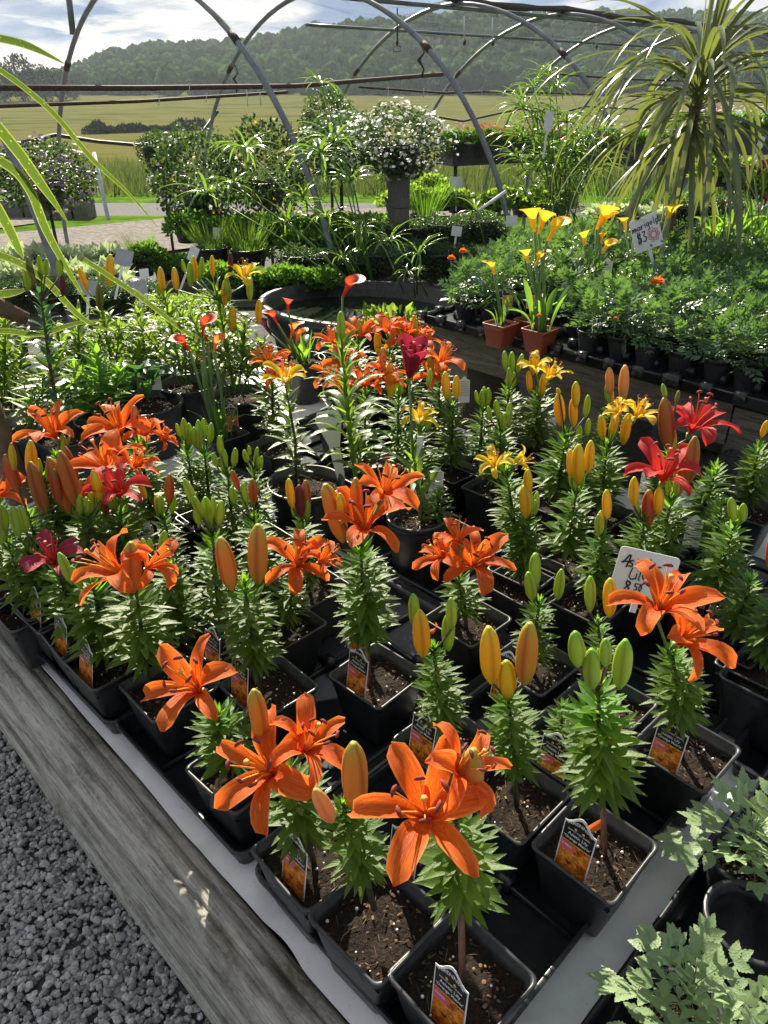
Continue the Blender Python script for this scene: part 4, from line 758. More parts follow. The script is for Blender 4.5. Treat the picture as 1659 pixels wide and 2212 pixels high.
# ---------------- lilies: right block
RL = [
 ('yellow lily with a split bloom and a rosette of green buds', (1092, 1018), 58, [('f', 1070, 1010, 48, 'y', -.2, .8, .5, .2), ('b', 1098, 1010, 1098, 985, 'g', 1.6), ('b', 1084, 1018, 1080, 992, 'g', 1.5), ('b', 1112, 1012, 1118, 988, 'g', 1.5), ('f', 1120, 1002, 38, 'y', .9, .4, .3, .2)], .36, .865, 1.36),
 ('short leafy lily carrying two fat yellow buds', (1142, 1112), 52, [('b', 1136, 1118, 1132, 1056, 'y', 1.2), ('b', 1142, 1072, 1140, 1020, 'y', 1.2)], .33, None, 0),
 ('lily with three upright orange-yellow buds, fourth row right', (1246, 1058), 60, [('b', 1234, 1032, 1232, 976, 'y', 1.15), ('b', 1248, 1044, 1250, 968, 'y', 1.2), ('b', 1270, 1022, 1276, 958, 'y', 1.15)], .34, None, 0),
 ('lily with six tall yellow and green buds behind the three-budded one', (1222, 942), 62, [('b', 1212, 920, 1206, 856, 'y', 1.15), ('b', 1240, 922, 1238, 866, 'y', 1.2), ('b', 1244, 880, 1244, 830, 'y', 1.2), ('b', 1264, 902, 1270, 858, 'g', 1.1), ('b', 1250, 960, 1252, 922, 'g', 1.2), ('b', 1268, 942, 1272, 908, 'g', 1.2), ('b', 1208, 850, 1204, 840, 'y', 2)], .35, None, 0),
 ('yellow-flowering lily with five upright buds before its bloom', (1312, 965), 56, [('f', 1372, 905, 55, 'y', .2, .8, .4, .1), ('b', 1302, 950, 1298, 902, 'y', 1.2), ('b', 1322, 940, 1332, 884, 'y', 1.1), ('b', 1320, 952, 1322, 914, 'g', 1.2), ('b', 1346, 960, 1356, 900, 'y', 1.1), ('f', 1340, 895, 40, 'y', -.5, .7, .3, .2)], .34, None, 0),
 ('lily with two pink-orange buds near the plank of the back table', (1322, 875), 42, [('b', 1318, 855, 1316, 800, 'p', 1.1), ('b', 1346, 868, 1350, 796, 'p', 1.1), ('b', 1322, 882, 1320, 840, 'y', 1.1)], .34, None, 0),
 ('lily with four orange buds just above the price sign', (1392, 1118), 62, [('b', 1368, 1092, 1370, 1036, 'y', 1.2), ('b', 1400, 1140, 1402, 1066, 'r', 1.2), ('b', 1422, 1112, 1424, 1058, 'y', 1.1)], .33, None, 0),
 ('pale-leaved lily with one standing and one low bud, left above the price sign', (1300, 1150), 52, [('b', 1312, 1120, 1310, 1064, 'y', 1.1), ('b', 1300, 1150, 1296, 1110, 'y', 1.2)], .33, None, 0),
 ('lily under the lower scarlet bloom with two fat orange buds', (1452, 1075), 62, [('f', 1432, 1038, 92, 'r', -.1, .85, .45, .2), ('b', 1462, 1072, 1478, 986, 'r', 1.15), ('b', 1488, 1042, 1500, 952, 'r', 1.1)], .36, None, 0),
 ('lily with the upper scarlet bloom standing out against the planks', (1448, 960), 48, [('f', 1492, 932, 88, 'r', .1, .85, .4, .1), ('b', 1444, 972, 1436, 870, 'r', 1.05), ('b', 1452, 985, 1450, 925, 'y', 1.2), ('b', 1438, 860, 1432, 832, 'g', 1.3), ('b', 1460, 872, 1466, 846, 'b', 1.3)], .38, None, 0),
 ('green rosette lily without buds right of the scarlet blooms', (1546, 1012), 58, [], .34, None, 0),
 ('leafy lily at the right edge with a yellow bud, in a pot apart', (1640, 965), 55, [('b', 1645, 945, 1656, 912, 'y', 1.2)], .36, .60, 2.07),
 ('leafy lily with two pale green buds at right', (1585, 1135), 66, [('b', 1584, 1125, 1580, 1080, 'g', 1.2), ('b', 1604, 1128, 1606, 1092, 'g', 1.3), ('b', 1596, 1130, 1594, 1096, 'g', 1.2)], .35, None, 0),
 ('low dark rosette lily by the right edge above the wide pot', (1622, 1250), 58, [], .30, None, 0),
 ('bright leafy lily cut by the right edge, in the wide pot', (1672, 1300), 66, [('b', 1666, 1230, 1672, 1160, 'r', 1.2)], .34, .30, 1.42),
 ('yellow lily in bloom near the corner of the back table', (1168, 840), 50, [('f', 1184, 822, 48, 'y', .2, .85, .4, .1), ('f', 1158, 800, 44, 'y', -.2, .85, .3, .4), ('b', 1146, 850, 1142, 806, 'y', 1.1), ('b', 1170, 858, 1174, 815, 'y', 1.2), ('b', 1152, 810, 1150, 768, 'y', 1.2)], .35, None, 0),
 ('small lily with three tight green buds left of the yellow bloom', (1098, 832), 42, [('b', 1092, 800, 1090, 762, 'g', 1.2), ('b', 1106, 808, 1106, 764, 'g', 1.2), ('b', 1118, 806, 1128, 768, 'g', 1.2)], .35, None, 0),
 ('lily with two short green buds in front of the small three-budded one', (1082, 925), 48, [('b', 1076, 902, 1072, 868, 'g', 1.3), ('b', 1098, 908, 1102, 872, 'g', 1.3), ('b', 1060, 908, 1055, 880, 'g', 1.3)], .33, None, 0),
 ('green-budded lily left of the two-budded one, by the leaning tag', (1044, 880), 40, [('b', 1044, 868, 1046, 838, 'g', 1.3), ('b', 1032, 872, 1028, 846, 'g', 1.3), ('b', 1056, 872, 1058, 846, 'g', 1.3)], .33, None, 0),
 ('lily with two orange-yellow buds right of the crimson bloom', (978, 880), 42, [('b', 965, 862, 962, 808, 'y', 1.2), ('b', 986, 862, 986, 816, 'y', 1.2), ('b', 925, 836, 930, 800, 'g', 1.2)], .35, None, 0),
 ('yellow lily low behind the crimson lily stem', (905, 925), 50, [('f', 905, 912, 50, 'y', .1, .8, .5, .1)], .34, None, 0),
 ('small leafy lily behind the round pot of the crimson lily', (948, 1060), 42, [], .26, None, 0),
 ('leafy lily left of the big crimson lily, no flowers', (1560, 1085), 50, [], .30, None, 0),
]
for lb, T, rad, hd, H, bu, bv in RL: lily(lb, T, rad, hd, H=H, bot=.22, dens=.95, base=(bu, bv) if bu else None)
# cluster of orange lilies at the back of the table
OC = [('leftmost orange lily of the back cluster, beside the yellow bloom', (585, 800), [('f', 585, 795, 55, 'o', -.1, .8, .4, .1), ('b', 566, 790, 558, 752, 'o', 1.4), ('f', 610, 815, 50, 'o', -.3, .6, .6, .5)]),
 ('orange lily of the back cluster left of the tall green bud', (730, 755), [('f', 722, 745, 50, 'o', -.2, .8, .5, .3), ('f', 748, 790, 55, 'o', 0, .6, .7, .2)]),
 ('orange lily of the back cluster right of the tall green bud', (775, 735), [('f', 775, 730, 52, 'o', .2, .8, .5, .3), ('f', 715, 815, 50, 'o', -.1, .6, .7, .2)]),
 ('orange lily at the top middle of the back cluster', (842, 730), [('f', 838, 722, 52, 'o', -.1, .85, .4, .3), ('b', 818, 770, 814, 722, 'y', 1.2), ('f', 870, 745, 52, 'o', .1, .8, .5, .2)]),
 ('orange lily of the back cluster directly behind the crimson bloom', (885, 735), [('f', 882, 728, 52, 'o', .2, .85, .4, .3), ('f', 905, 745, 50, 'o', .3, .7, .5, .2)]),
 ('dark-spotted orange lily at the right end of the back cluster', (950, 800), [('f', 948, 790, 60, 'o', .35, .8, .3, .3), ('f', 930, 815, 50, 'o', .1, .4, .8, .2)]),
 ('front orange lily of the back cluster, blooms low beside the white stake', (790, 850), [('f', 788, 835, 52, 'o', 0, .7, .6, .3), ('f', 745, 840, 44, 'o', -.3, .6, .5, .2), ('f', 828, 812, 48, 'o', .3, .7, .5, .2), ('b', 828, 800, 826, 755, 'o', 1.2)]),
 ('orange lily in front of the cluster with tall yellow-green buds', (860, 850), [('b', 845, 860, 842, 790, 'y', 1.1), ('b', 862, 860, 864, 805, 'g', 1.1), ('f', 842, 832, 40, 'o', .1, .7, .5, .1)])]
for lb, T, hd in OC: lily(lb, T, 44, hd, H=.40, bot=.2, dens=.7, lenk=1.1)
# ---------------- round pots
RP = {}
def roundpot(r, h):
    k = (round(r, 3), round(h, 3))
    if k not in RP: RP[k] = (potmesh('pot', r, r*.78, h, False, lip=.006, liph=.014), soilmesh(r*.95, False, len(RP)+11), chipsmesh(r*.93, False, 30+len(RP), 260))
    return RP[k]
def bigplant(name, label, cat, px_, rw, h, z0=.355, group='plants in large round pots'):
    """px_: pixel of the rim centre, rw: half width of the rim in pixels"""
    P = PZ(px_[0], px_[1], z0+h); r = rw/ppm(P.y, P.z); t = thing(name, label, cat, (P.x, P.y, z0), 0, group); p, s, c = roundpot(r, h)
    O('pot', p, t); O('soil', s, t, (0, 0, h-.03)); tag(O('soil_chips', c, t, (0, 0, h-.029)), kind='stuff'); return t, r
def leafy_stem(t, sbase, top, L0, n, ln, el0, el1, rad=.006, mat='stem_dark', z0f=.1, seed=1, widths=1.0):
    rr = random.Random(seed); B = t.location; b = MB(); a = Vector(sbase)-B; e = Vector(top)-B; m_ = a.lerp(e, .5)+Vector((rr.uniform(-.01, .01), 0, 0)); b.tube([a-Vector((0, 0, .02)), a.lerp(m_, .5), m_, m_.lerp(e, .5), e], [rad, rad*.95, rad*.85, rad*.7, rad*.5], 7)
    st = O('stem', b.mesh('stem', M[mat]), t)
    for i in range(n):
        s = i/max(1, n-1); p = a.lerp(e, z0f+(1-z0f)*s); az = i*GA+rr.uniform(-.3, .3); el = R(el0+(el1-el0)*s)+rr.uniform(-.15, .15); l = ln*(.75+.4*sin(pi*min(1, s+.15)))*rr.uniform(.8, 1.15)
        O('leaf', rr.choice(L0), st, mat=dirmat(p, Vector((cos(az)*cos(el), sin(az)*cos(el), sin(el))), Vector((rr.uniform(-.3, .3), rr.uniform(-.3, .3), 1)), l, l*widths))
    return st
# tall lilies
t, r = bigplant('tall_potted_lily', 'tall purple-stemmed lily with broad blue-green leaves and brown-green buds at left', 'potted lily', (150, 935), 72, .20)
B = t.location; tp = PV(88, 640, B.y); leafy_stem(t, PV(132, 925, B.y), tp, LEAFB, 46, .088, -12, 50, .0065, 'stem_red', .12, 3)
heads_on(t, B.copy(), tp, [('b', 75, 612, 60, 560, 'b', 1), ('b', 62, 628, 56, 584, 'g', 1.1), ('b', 90, 596, 84, 556, 'g', 1.1), ('b', 98, 596, 100, 562, 'g', 1.1), ('b', 128, 600, 130, 552, 'g', 1.1), ('b', 136, 640, 135, 598, 'm', 1.1)], B.y, 'stem_red', 4)
for n_, (lb, rim, rw, sb, tp_, bd, nl, ln) in enumerate((
 ('left-hand tall lily with yellow and green buds above long leaves, before the far signs', (262, 838), 58, (250, 830), (218, 660), [('b', 190, 628, 172, 582, 'y', 1.1), ('b', 216, 670, 214, 618, 'b', 1.1), ('b', 236, 622, 238, 556, 'y', 1.1), ('b', 212, 600, 206, 575, 'g', 1.2), ('b', 222, 608, 220, 582, 'g', 1.2)], 48, .105),
 ('tall lily with a pair of yellow buds above the round pot, centre left', (405, 828), 60, (395, 820), (355, 640), [('b', 352, 636, 346, 582, 'y', 1.1), ('b', 318, 650, 288, 626, 'g', 1), ('b', 344, 640, 340, 614, 'g', 1.1)], 46, .115),
 ('densest tall lily with yellow bloom and many yellow buds', (520, 850), 62, (505, 840), (470, 640), [('f', 528, 606, 46, 'y', .1, .85, .4, .2), ('b', 382, 640-12, 376, 582, 'y', 1.2), ('b', 412, 620, 410, 572, 'g', 1.2), ('b', 422, 608, 418, 558, 'y', 1.1), ('b', 432, 604, 436, 560, 'g', 1.1), ('b', 460, 600, 458, 556, 'y', 1.1), ('b', 486, 660, 486, 610, 'y', 1.2), ('b', 502, 720, 502, 666, 'y', 1.2), ('b', 496, 650, 488, 600, 'g', 1), ('b', 558, 700, 560, 652, 'y', 1.1), ('b', 540, 650, 540, 600, 'g', 1.1), ('b', 498, 590, 498, 550, 'm', 1.1), ('b', 400, 590, 394, 564, 'g', 1.2)], 75, .12),
 ('leafy budded lily in a round pot at the far left', (40, 935), 50, (60, 925), (130, 770), [], 40, .10))):
    t, r = bigplant('tall_potted_lily', lb, 'potted lily', rim, rw, .20); B = t.location.copy(); tp = PV(tp_[0], tp_[1], B.y); leafy_stem(t, PV(sb[0], sb[1], B.y), tp, LEAFL if n_ != 3 else LEAF, nl, ln, -5, 40, .0055, 'stem_green', .15, 10+n_, .9)
    if n_ in (0, 1, 2, 3):
        for j, (dx, dy) in enumerate(((-55, 60), (40, 45), (85, 85)) if n_ != 2 else ((-60, 40), (60, 60), (100, 110))):
            q = PV(tp_[0]+dx, tp_[1]+dy, B.y+.03*j); leafy_stem(t, PV(sb[0]+dx*.15, sb[1], B.y), q, LEAFL if n_ != 3 else LEAF, int(nl*.7), ln*.9, -5, 40, .0045, 'stem_green', .15, 30+n_*3+j, .9)
    heads_on(t, B, tp, bd, B.y, 'stem_green', 7+n_)
for n_, (lb, x, y, rw, tx, ty, L0, nl, ln) in enumerate((('bushy lily without buds behind the purple-stemmed one', 175, 850, 56, 170, 690, LEAFL, 55, .11), ('sunlit lily foliage between the left-hand tall lilies', 215, 905, 50, 210, 760, LEAFY, 60, .085), ('leafy lily at the left edge under the spotted straps', 10, 870, 56, 12, 700, LEAFL, 55, .12), ('bright lily foliage right of the left-hand round pots', 320, 800, 50, 300, 680, LEAFL, 60, .11), ('bushy lily behind the densest tall lily', 455, 790, 54, 450, 660, LEAFL, 60, .11))):
    t, r = bigplant('tall_potted_lily', lb, 'potted lily', (x, y), rw, .20); B = t.location.copy()
    for j, (dx, dy) in enumerate(((0, 0), (-45, 35), (48, 40))): leafy_stem(t, PV(x+dx*.2, y, B.y+.02*j), PV(tx+dx, ty+dy, B.y+.03*j), L0, nl, ln, -5, 40, .0045, 'stem_green', .12, 90+n_*3+j, 1.0)
t, r = bigplant('broadleaf_plant', 'young plant with a few wide grey-green leaves in a big round pot', 'potted plant', (312, 868), 78, .20); B = t.location.copy()
WL = strip('wide_leaf', 7, .55, arc(R(30), R(-50)), M['leaf_blue'], .2, None); 
for sx, sy, ex, ey in ((300, 870, 292, 800), (318, 865, 330, 815)):
    b = MB(); a, e = PV(sx, sy, B.y)-B, PV(ex, ey, B.y)-B; b.tube([a, a.lerp(e, .5)+Vector((.004, 0, 0)), e], [.005, .004, .003], 6); st = O('stem', b.mesh('stem', M['stem_green']), t)
    for i, (dx, dz) in enumerate(((-.9, .1), (.9, .05), (-.3, -.4), (.4, .6))): O('leaf', WL, st, mat=dirmat(e-Vector((0, 0, .01*i)), Vector((dx, random.uniform(-.6, .3), dz+.1)), s=.11+.02*(i % 2)))
# crimson lily and its tall neighbour in the round pot
t, r = bigplant('tall_potted_lily', 'tall arching-leaved lily topped by a single fat green bud, centre of the table', 'potted lily', (660, 1040), 80, .20); B = t.location.copy(); B2 = PZ(900, 1113, .555)
tp = PV(738, 760, B.y-.05); leafy_stem(t, PV(775, 1075, B.y-.05), tp, LEAFL, 44, .135, 5, 42, .0075, 'stem_green', .18, 51, 1.05)
heads_on(t, B, tp, [('b', 738, 735, 736, 678, 'g', 1.25)], B.y-.05, 'stem_red', 3)
lp = PV(620, 850, B.y+.02); leafy_stem(t, PV(640, 1045, B.y+.02), lp, LEAF, 46, .068, -5, 30, .005, 'stem_dark', .1, 52, 1.1); heads_on(t, B, lp, [('f', 618, 828, 58, 'y', .05, .85, .35, .3)], B.y+.02, 'stem_green', 8)
t, r = bigplant('tall_potted_lily', 'slender lily with one cup-shaped crimson bloom, white label stake beside it', 'potted lily', (900, 1113), 62, .20); B = t.location.copy(); tp = PV(886, 880, B.y)
leafy_stem(t, PV(908, 1110, B.y), PV(893, 985, B.y), LEAFL, 20, .10, 20, 50, .006, 'stem_green', .1, 53, 1.1); b = MB(); b.tube([PV(893, 990, B.y)-B, PV(889, 930, B.y)-B, PV(884, 815, B.y)-B], [.004, .0035, .003], 6); O('stem', b.mesh('stem', M['stem_green']), t)
flower(t, PV(884, 812, B.y)-B, 'c', 82/ppm(B.y, .8)*1.1, (.1, -.12, 1), .4, True, 5)
# callas
def callamesh(mat):
    b = MB(); n, k = 8, 18; vs = []
    for i in range(n+1):
        s = i/n; r = .05+.10*s+.17*max(0, s-.5)**1.3*2.0
        for j in range(k):
            q = -pi+2*pi*(j/(k-1))*1.0; tipk = (1+cos(q))/2; rr_ = r*(1+.5*s*s*tipk); z = s*.95+.42*s*s*tipk-.18*s*s*(1-tipk); x = rr_*cos(q)*.9+.12*s**4*tipk; y = rr_*sin(q)*(1+.12*s)
            if s > .85: z -= (s-.85)*(.3+.9*tipk)
            vs.append((x, y, z))
    fs = [(i*k+j, i*k+j+1, (i+1)*k+j+1, (i+1)*k+j) for i in range(n) for j in range(k-1)]; b.add(vs, fs); b.tube([(0, 0, .15), (.01, 0, .62)], [.035, .02], 6, 1); return b.mesh('calla_bloom', [M[mat], M['tag_gold']])
CAL = {k: callamesh('calla_'+k) for k in 'yrod'}
CLF = [strip('calla_leaf', 7, .20, arc(R(80), R(b_)), M['calla_leaf'], .25, lambda s: sin(pi*min(1, s**1.6*.9+.06))) for b_ in (60, 20, -10)]
SLF = [strip('slender_leaf', 7, .07, arc(R(88), R(b_)), M['calla_leaf'], .3) for b_ in (75, 50, 10)]
def calla(label, base, z0, blooms, nleaf=10, leafpx=170, pot=None, half=.05, soil=None, zs=.075, group='calla lilies in pots', leafset_=None, rz=uang, sc_=1.0, spread=.035):
    B = PZ(base[0], base[1], z0+(zs+.02)); B.z = z0; t = thing('potted_calla', label, 'calla lily', B, 0, group)
    if pot: O('pot', pot, t, None, (0, 0, rz), (sc_,)*3); O('soil', soil or SOILTC, t, (0, 0, zs), (0, 0, rz), (sc_,)*3)
    st = MB(); bl = []
    for i, (x, y, szpx, kcol, ax) in enumerate(blooms):
        dy = random.uniform(-.03, .03); e = PV(x, y, B.y+dy)-B; a = Vector((random.uniform(-1, 1)*spread*.6, random.uniform(-1, 1)*spread*.6, zs)); m_ = a.lerp(e, .55)+Vector((a.x*.5, 0, 0)); st.tube([a, a.lerp(m_, .5), m_, e], [.0062, .0058, .0052, .0045], 7)
        s = (1.0 if kcol == 'y' else .78)*szpx/ppm(B.y, e.z+B.z); o = O('calla_bloom', CAL[kcol], t, mat=Matrix.Translation(e-Vector((0, 0, s*.03))) @ Vector((ax, -.25, 1)).normalized().to_track_quat('Z', 'Y').to_matrix().to_4x4() @ Matrix.Rotation(random.uniform(-2.6, -.6) if ax > -2 else 0, 4, 'Z') @ Matrix.Scale(s, 4)); bl.append(o)
    if blooms: O('stem', st.mesh('stem', M['stem_green']), t)
    L = .68*leafpx/ppm(B.y, z0+.2)
    for i in range(nleaf):
        az = i*GA+random.uniform(-.3, .3); d = spread*random.uniform(.3, 1.2); O('leaf', random.choice(leafset_ or (CLF+SLF)), t, mat=dirmat(Vector((cos(az)*d, sin(az)*d, zs)), Vector((cos(az), sin(az), 0)), s=L*random.uniform(.7, 1.1)))
    return t
calla('red and orange callas on crowded green stems, square pot with a calla tag', (478, 940), .362, [(410, 758, 50, 'r', -.5), (436, 722, 56, 'r', .4), (462, 760, 52, 'o', .35), (448, 740, 30, 'r', 0), (436, 780, 16, 'r', 0)], 16, 150, POTSQ, zs=.108, soil=SOILSQ[0], leafset_=SLF)
CP = potmesh('pot', .095, .075, .19, False)
calla('wine and orange callas in a round pot left of the orange cluster', (655, 775), .355, [(586, 722, 60, 'd', -.5), (600, 700, 46, 'r', -.4), (628, 730, 54, 'o', .3), (622, 672, 42, 'r', .1), (640, 742, 46, 'o', .3)], 12, 110, CP, zs=.165, soil=roundpot(.095, .19)[1])
calla('single scarlet calla bending over beside the water tub', (735, 770), .355, [(740, 640, 66, 'r', .55)], 12, 130, CP, zs=.165, soil=roundpot(.095, .19)[1])
calla('yellow calla with one small bloom in the left brown-red pot', (1083, 690), TH2+.012, [(1068, 592, 34, 'y', -.4)], 5, 80, POTTC, sc_=.88)
calla('yellow calla with a bunch of blooms in the front right brown-red pot', (1168, 702), TH2+.012, [(1155, 500, 56, 'y', -.3), (1163, 505, 52, 'y', .2), (1182, 520, 50, 'y', .4), (1140, 568, 34, 'y', -.3), (1156, 574, 36, 'y', .3)], 9, 170, POTTC, sc_=.88, spread=.03)
calla('leafy yellow calla in the brown-red pot at the back', (1150, 682), TH2+.012, [], 6, 120, POTTC, sc_=.88)
calla('yellow calla with the highest trumpet, deeper in the back table', (1290, 640), TH2+.012, [(1288, 495, 54, 'y', .3), (1298, 490, 36, 'y', .4), (1262, 530, 34, 'y', -.2), (1300, 548, 32, 'y', .4), (1298, 525, 26, 'y', 0)], 10, 130, POTTC, sc_=.88)
calla('yellow calla with two blooms left of the marigold sign', (1360, 625), TH2+.012, [(1352, 498, 34, 'y', -.4), (1370, 505, 34, 'y', .2)], 6, 90, POTTC, sc_=.88)
calla('yellow calla with one trumpet right of the marigold sign', (1440, 600), TH2+.012, [(1440, 482, 42, 'y', .1), (1478, 520, 20, 'y', .6)], 4, 90, POTTC, sc_=.88)
calla('dark maroon callas with bright leaves at the right edge', (1630, 520), TH2+.012, [(1618, 386, 44, 'd', -.5), (1630, 382, 50, 'd', .5), (1650, 445, 30, 'd', 0)], 18, 150, POTTC, sc_=.88, spread=.06)
calla('sunlit calla leaves left of the dark maroon callas', (1580, 520), TH2+.012, [(1572, 440, 30, 'd', 0)], 18, 140, POTTC, sc_=.88, spread=.06)
calla('narrow calla leaves with a dark bud behind the marigolds at right', (1540, 515), TH2+.012, [(1558, 452, 26, 'd', .2)], 10, 110, POTTC, sc_=.88, spread=.05)
# ---------------- price signs
SW = 'ink'
GLY = {'A': [[(0, .35), (.12, .3), (.45, 1), (.55, .95), (.48, .3), (.42, 0)], [(.1, .42), (.6, .45)]], 's': [[(.35, .62), (.1, .55), (.12, .42), (.32, .35), (.3, .15), (.02, .12)]], 'i': [[(.1, .6), (.1, .1)], [(.1, .8), (.12, .83)]], 'a': [[(.38, .5), (.15, .58), (.03, .3), (.18, .1), (.36, .25), (.38, .55), (.4, .15), (.5, .1)]], 't': [[(.22, 1), (.15, .1)], [(0, .6), (.42, .72)]], 'c': [[(.38, .6), (.12, .5), (.08, .2), (.3, .08), (.6, .02)]],
 'L': [[(.15, 1), (.05, .2), (.25, .02), (.55, .1)]], 'l': [[(.12, 1), (.1, .1), (.2, .05)]], 'y': [[(.02, .6), (.12, .25), (.32, .3)], [(.4, .6), (.3, -.1), (.1, -.35), (0, -.2)]], '8': [[(.35, .85), (.12, .95), (.08, .7), (.38, .35), (.3, .05), (.08, .1), (.1, .35), (.38, .7), (.35, .85)]], '.': [[(.08, .04), (.12, .08)]], '5': [[(.38, .95), (.1, .95), (.06, .6), (.32, .58), (.34, .2), (.04, .1)]], '0': [[(.2, .9), (.04, .5), (.2, .08), (.38, .5), (.2, .9)]],
 'm': [[(.02, .1), (.1, .65), (.22, .5), (.22, .1), (.3, .6), (.42, .5), (.42, .1), (.5, .6), (.62, .5), (.66, .1)]], 'r': [[(.05, .6), (.1, .1), (.14, .5), (.36, .58)]], 'g': [[(.36, .55), (.1, .6), (.05, .3), (.2, .15), (.36, .35), (.38, .6), (.36, -.3), (.08, -.35)]], 'o': [[(.2, .6), (.04, .35), (.2, .1), (.36, .35), (.2, .6)]], 'd': [[(.36, .5), (.1, .58), (.05, .2), (.2, .08), (.38, .3), (.4, 1), (.42, .08)]], '$': [[(.4, .75), (.12, .8), (.1, .55), (.38, .4), (.34, .12), (.04, .15)], [(.18, 1), (.12, -.1)], [(.32, 1), (.27, -.1)]], '3': [[(.05, .9), (.34, .92), (.14, .55), (.38, .35), (.22, .02), (.02, .12)]]}
def handwrite(parent, txt, x, z, s, mat='ink', w_=.05, slope=0, nm='lettering', adv=None):
    b = MB(); cx = x
    for i, ch in enumerate(txt):
        if ch in GLY:
            for st in GLY[ch]:
                pts = [Vector((cx+px_*s, -.0012, z+pz*s+(cx+px_*s-x)*slope)) for px_, pz in st]; q = []
                for j in range(len(pts)-1):
                    for k in range(3): q.append(pts[j].lerp(pts[j+1], k/3))
                q.append(pts[-1]); b.tube(q, w_*s*.5, 4)
        cx += s*{'m': .75, 'i': .24, '.': .3, 'l': .3, 't': .42}.get(ch, .5)
    O(nm, b.mesh(nm, M[mat], False), parent)
def placard(label, P, w_, h, yaw, tilt, roll, stake=.15, cat='price sign', nm='price_sign', group=None, mat='white', lean=0):
    t = thing(nm, label, cat, P, 0, group); t.rotation_euler = (tilt, roll, yaw); o = [(x, z) for x, z, _ in [(p[0]*1, p[1]+h/2, 0) for p in [(q[0]*(w_/2)/.5*1, q[1]*(h/2)/.5) for q in [(x, y) for x, y, _ in rsq(.5, .07, 0, 4)]]]]
    O('board', platemesh('board', o, .0015, M[mat]), t)
    if stake: b = MB(); b.box((0, .003, h*.5-stake/2), (.006, .0012, stake/2+h*.2)); O('stake', b.mesh('stake', M['white'], False), t)
    return t
M['card'] = plain('weathered_card', (.34, .35, .36), .7, .15, 20)
# "Asiatic Lily" sign: board centre at display pixel (1375, 1235)
P = UV(.478, 1.19, 0); q = PV(1375, 1295, P.y); q.z -= .0; s = placard('white card hand-lettered with the asiatic lily price, behind the right orange blooms', q, 124/ppm(q.y, q.z), 112/ppm(q.y, q.z), R(-14), R(-12), R(7), .06); hh = 112/ppm(q.y, q.z)
handwrite(s, 'Asiatic', -.048, hh*.60, .0265, w_=.11, nm='lettering'); handwrite(s, 'Lily', -.028, hh*.38, .024, w_=.11); handwrite(s, '8.', -.030, hh*.10, .026, w_=.12); handwrite(s, '50', -.012, hh*.16, .017, w_=.13)
q = PV(1404, 538, 3.15); w1 = 62/ppm(q.y, q.z); h1 = 70/ppm(q.y, q.z); s = placard('white marigold price card with a red flower drawing, tilted above the back table', q, w1, h1, R(4), R(-6), R(-21), .22); k = w1/.13
handwrite(s, 'marigold', -.060*k, h1*.60, .033*k, w_=.10, slope=.10); handwrite(s, '$3', -.046*k, h1*.26, .050*k, w_=.09)
b = MB()
for i in range(3):
    for j in range(7):
        a = j*2*pi/7+i*.4; r0 = (.008, .016, .024)[i]*k; c = Vector((.030*k+cos(a)*r0*.8, -.0011, h1*.38+sin(a)*r0)); b.tube([c+Vector((cos(a+m_)*.0075*k, 0, sin(a+m_)*.0075*k)) for m_ in np.linspace(-1.4, 1.4, 5)], .0013*k, 4)
O('flower_drawing', b.mesh('flower_drawing', M['tag_pink'], False), s); b = MB()
for x0, z0_, d in ((.048, .62, 1), (.052, .14, -1), (.002, .14, -1)): b.add([(x0*k, -.001, h1*z0_), (x0*k+.004*k, -.001, h1*z0_+.012*k*d), (x0*k+.013*k, -.001, h1*z0_+.014*k*d), (x0*k+.010*k, -.001, h1*z0_+.002*k*d)], [(0, 1, 2, 3)])
O('leaf_drawing', b.mesh('leaf_drawing', M['stem_green'], False), s); O('clip', MB().box((-.022*k, -.002, h1+.002), (.006, .004, .006)).mesh('clip', M['ink'], False), s)
for lb, x, y, wp, hp_, Y, rl, tl in (('pale blank-looking card on a stake among the hostas at left', 264, 556, 40, 34, 3.9, 8, -30), ('small tilted white card left of the grass clump', 412, 548, 20, 30, 4.0, 25, -10), ('grey cardboard label behind the tall lilies, nearest of the three', 300, 622, 42, 30, 3.3, -14, -25), ('faint card behind the yellow bud at left', 190, 622, 46, 32, 3.3, 6, -25), ('small grey card beyond the grey cardboard label', 312, 590, 22, 18, 3.6, -8, -20),
    ('upright white tag with small writing above the pot rows at right', 1182, 265, 18, 38, 5.6, 3, 0), ('narrow white tag hanging at the far right', 1640, 308, 13, 22, 4.6, 8, 0), ('white card low among the far bedding plants, centre', 985, 500, 22, 20, 5.0, 5, -10), ('small card with a red edge in the far beds', 985, 395, 26, 22, 6.5, -3, 0), ('pale card by the third hoop leg', 1105, 478, 24, 22, 4.6, -3, -8), ('card among the far leaves left of the umbrella grass', 472, 505, 22, 24, 5, 0, -15)):
    q = PV(x, y+hp_/2, Y); placard(lb, q, wp/ppm(q.y, q.z), hp_/ppm(q.y, q.z), R(random.uniform(-12, 6)), R(tl), R(rl), .2, 'sign', 'plant_sign', 'small cards among the far plants', 'white' if wp < 30 else 'card')
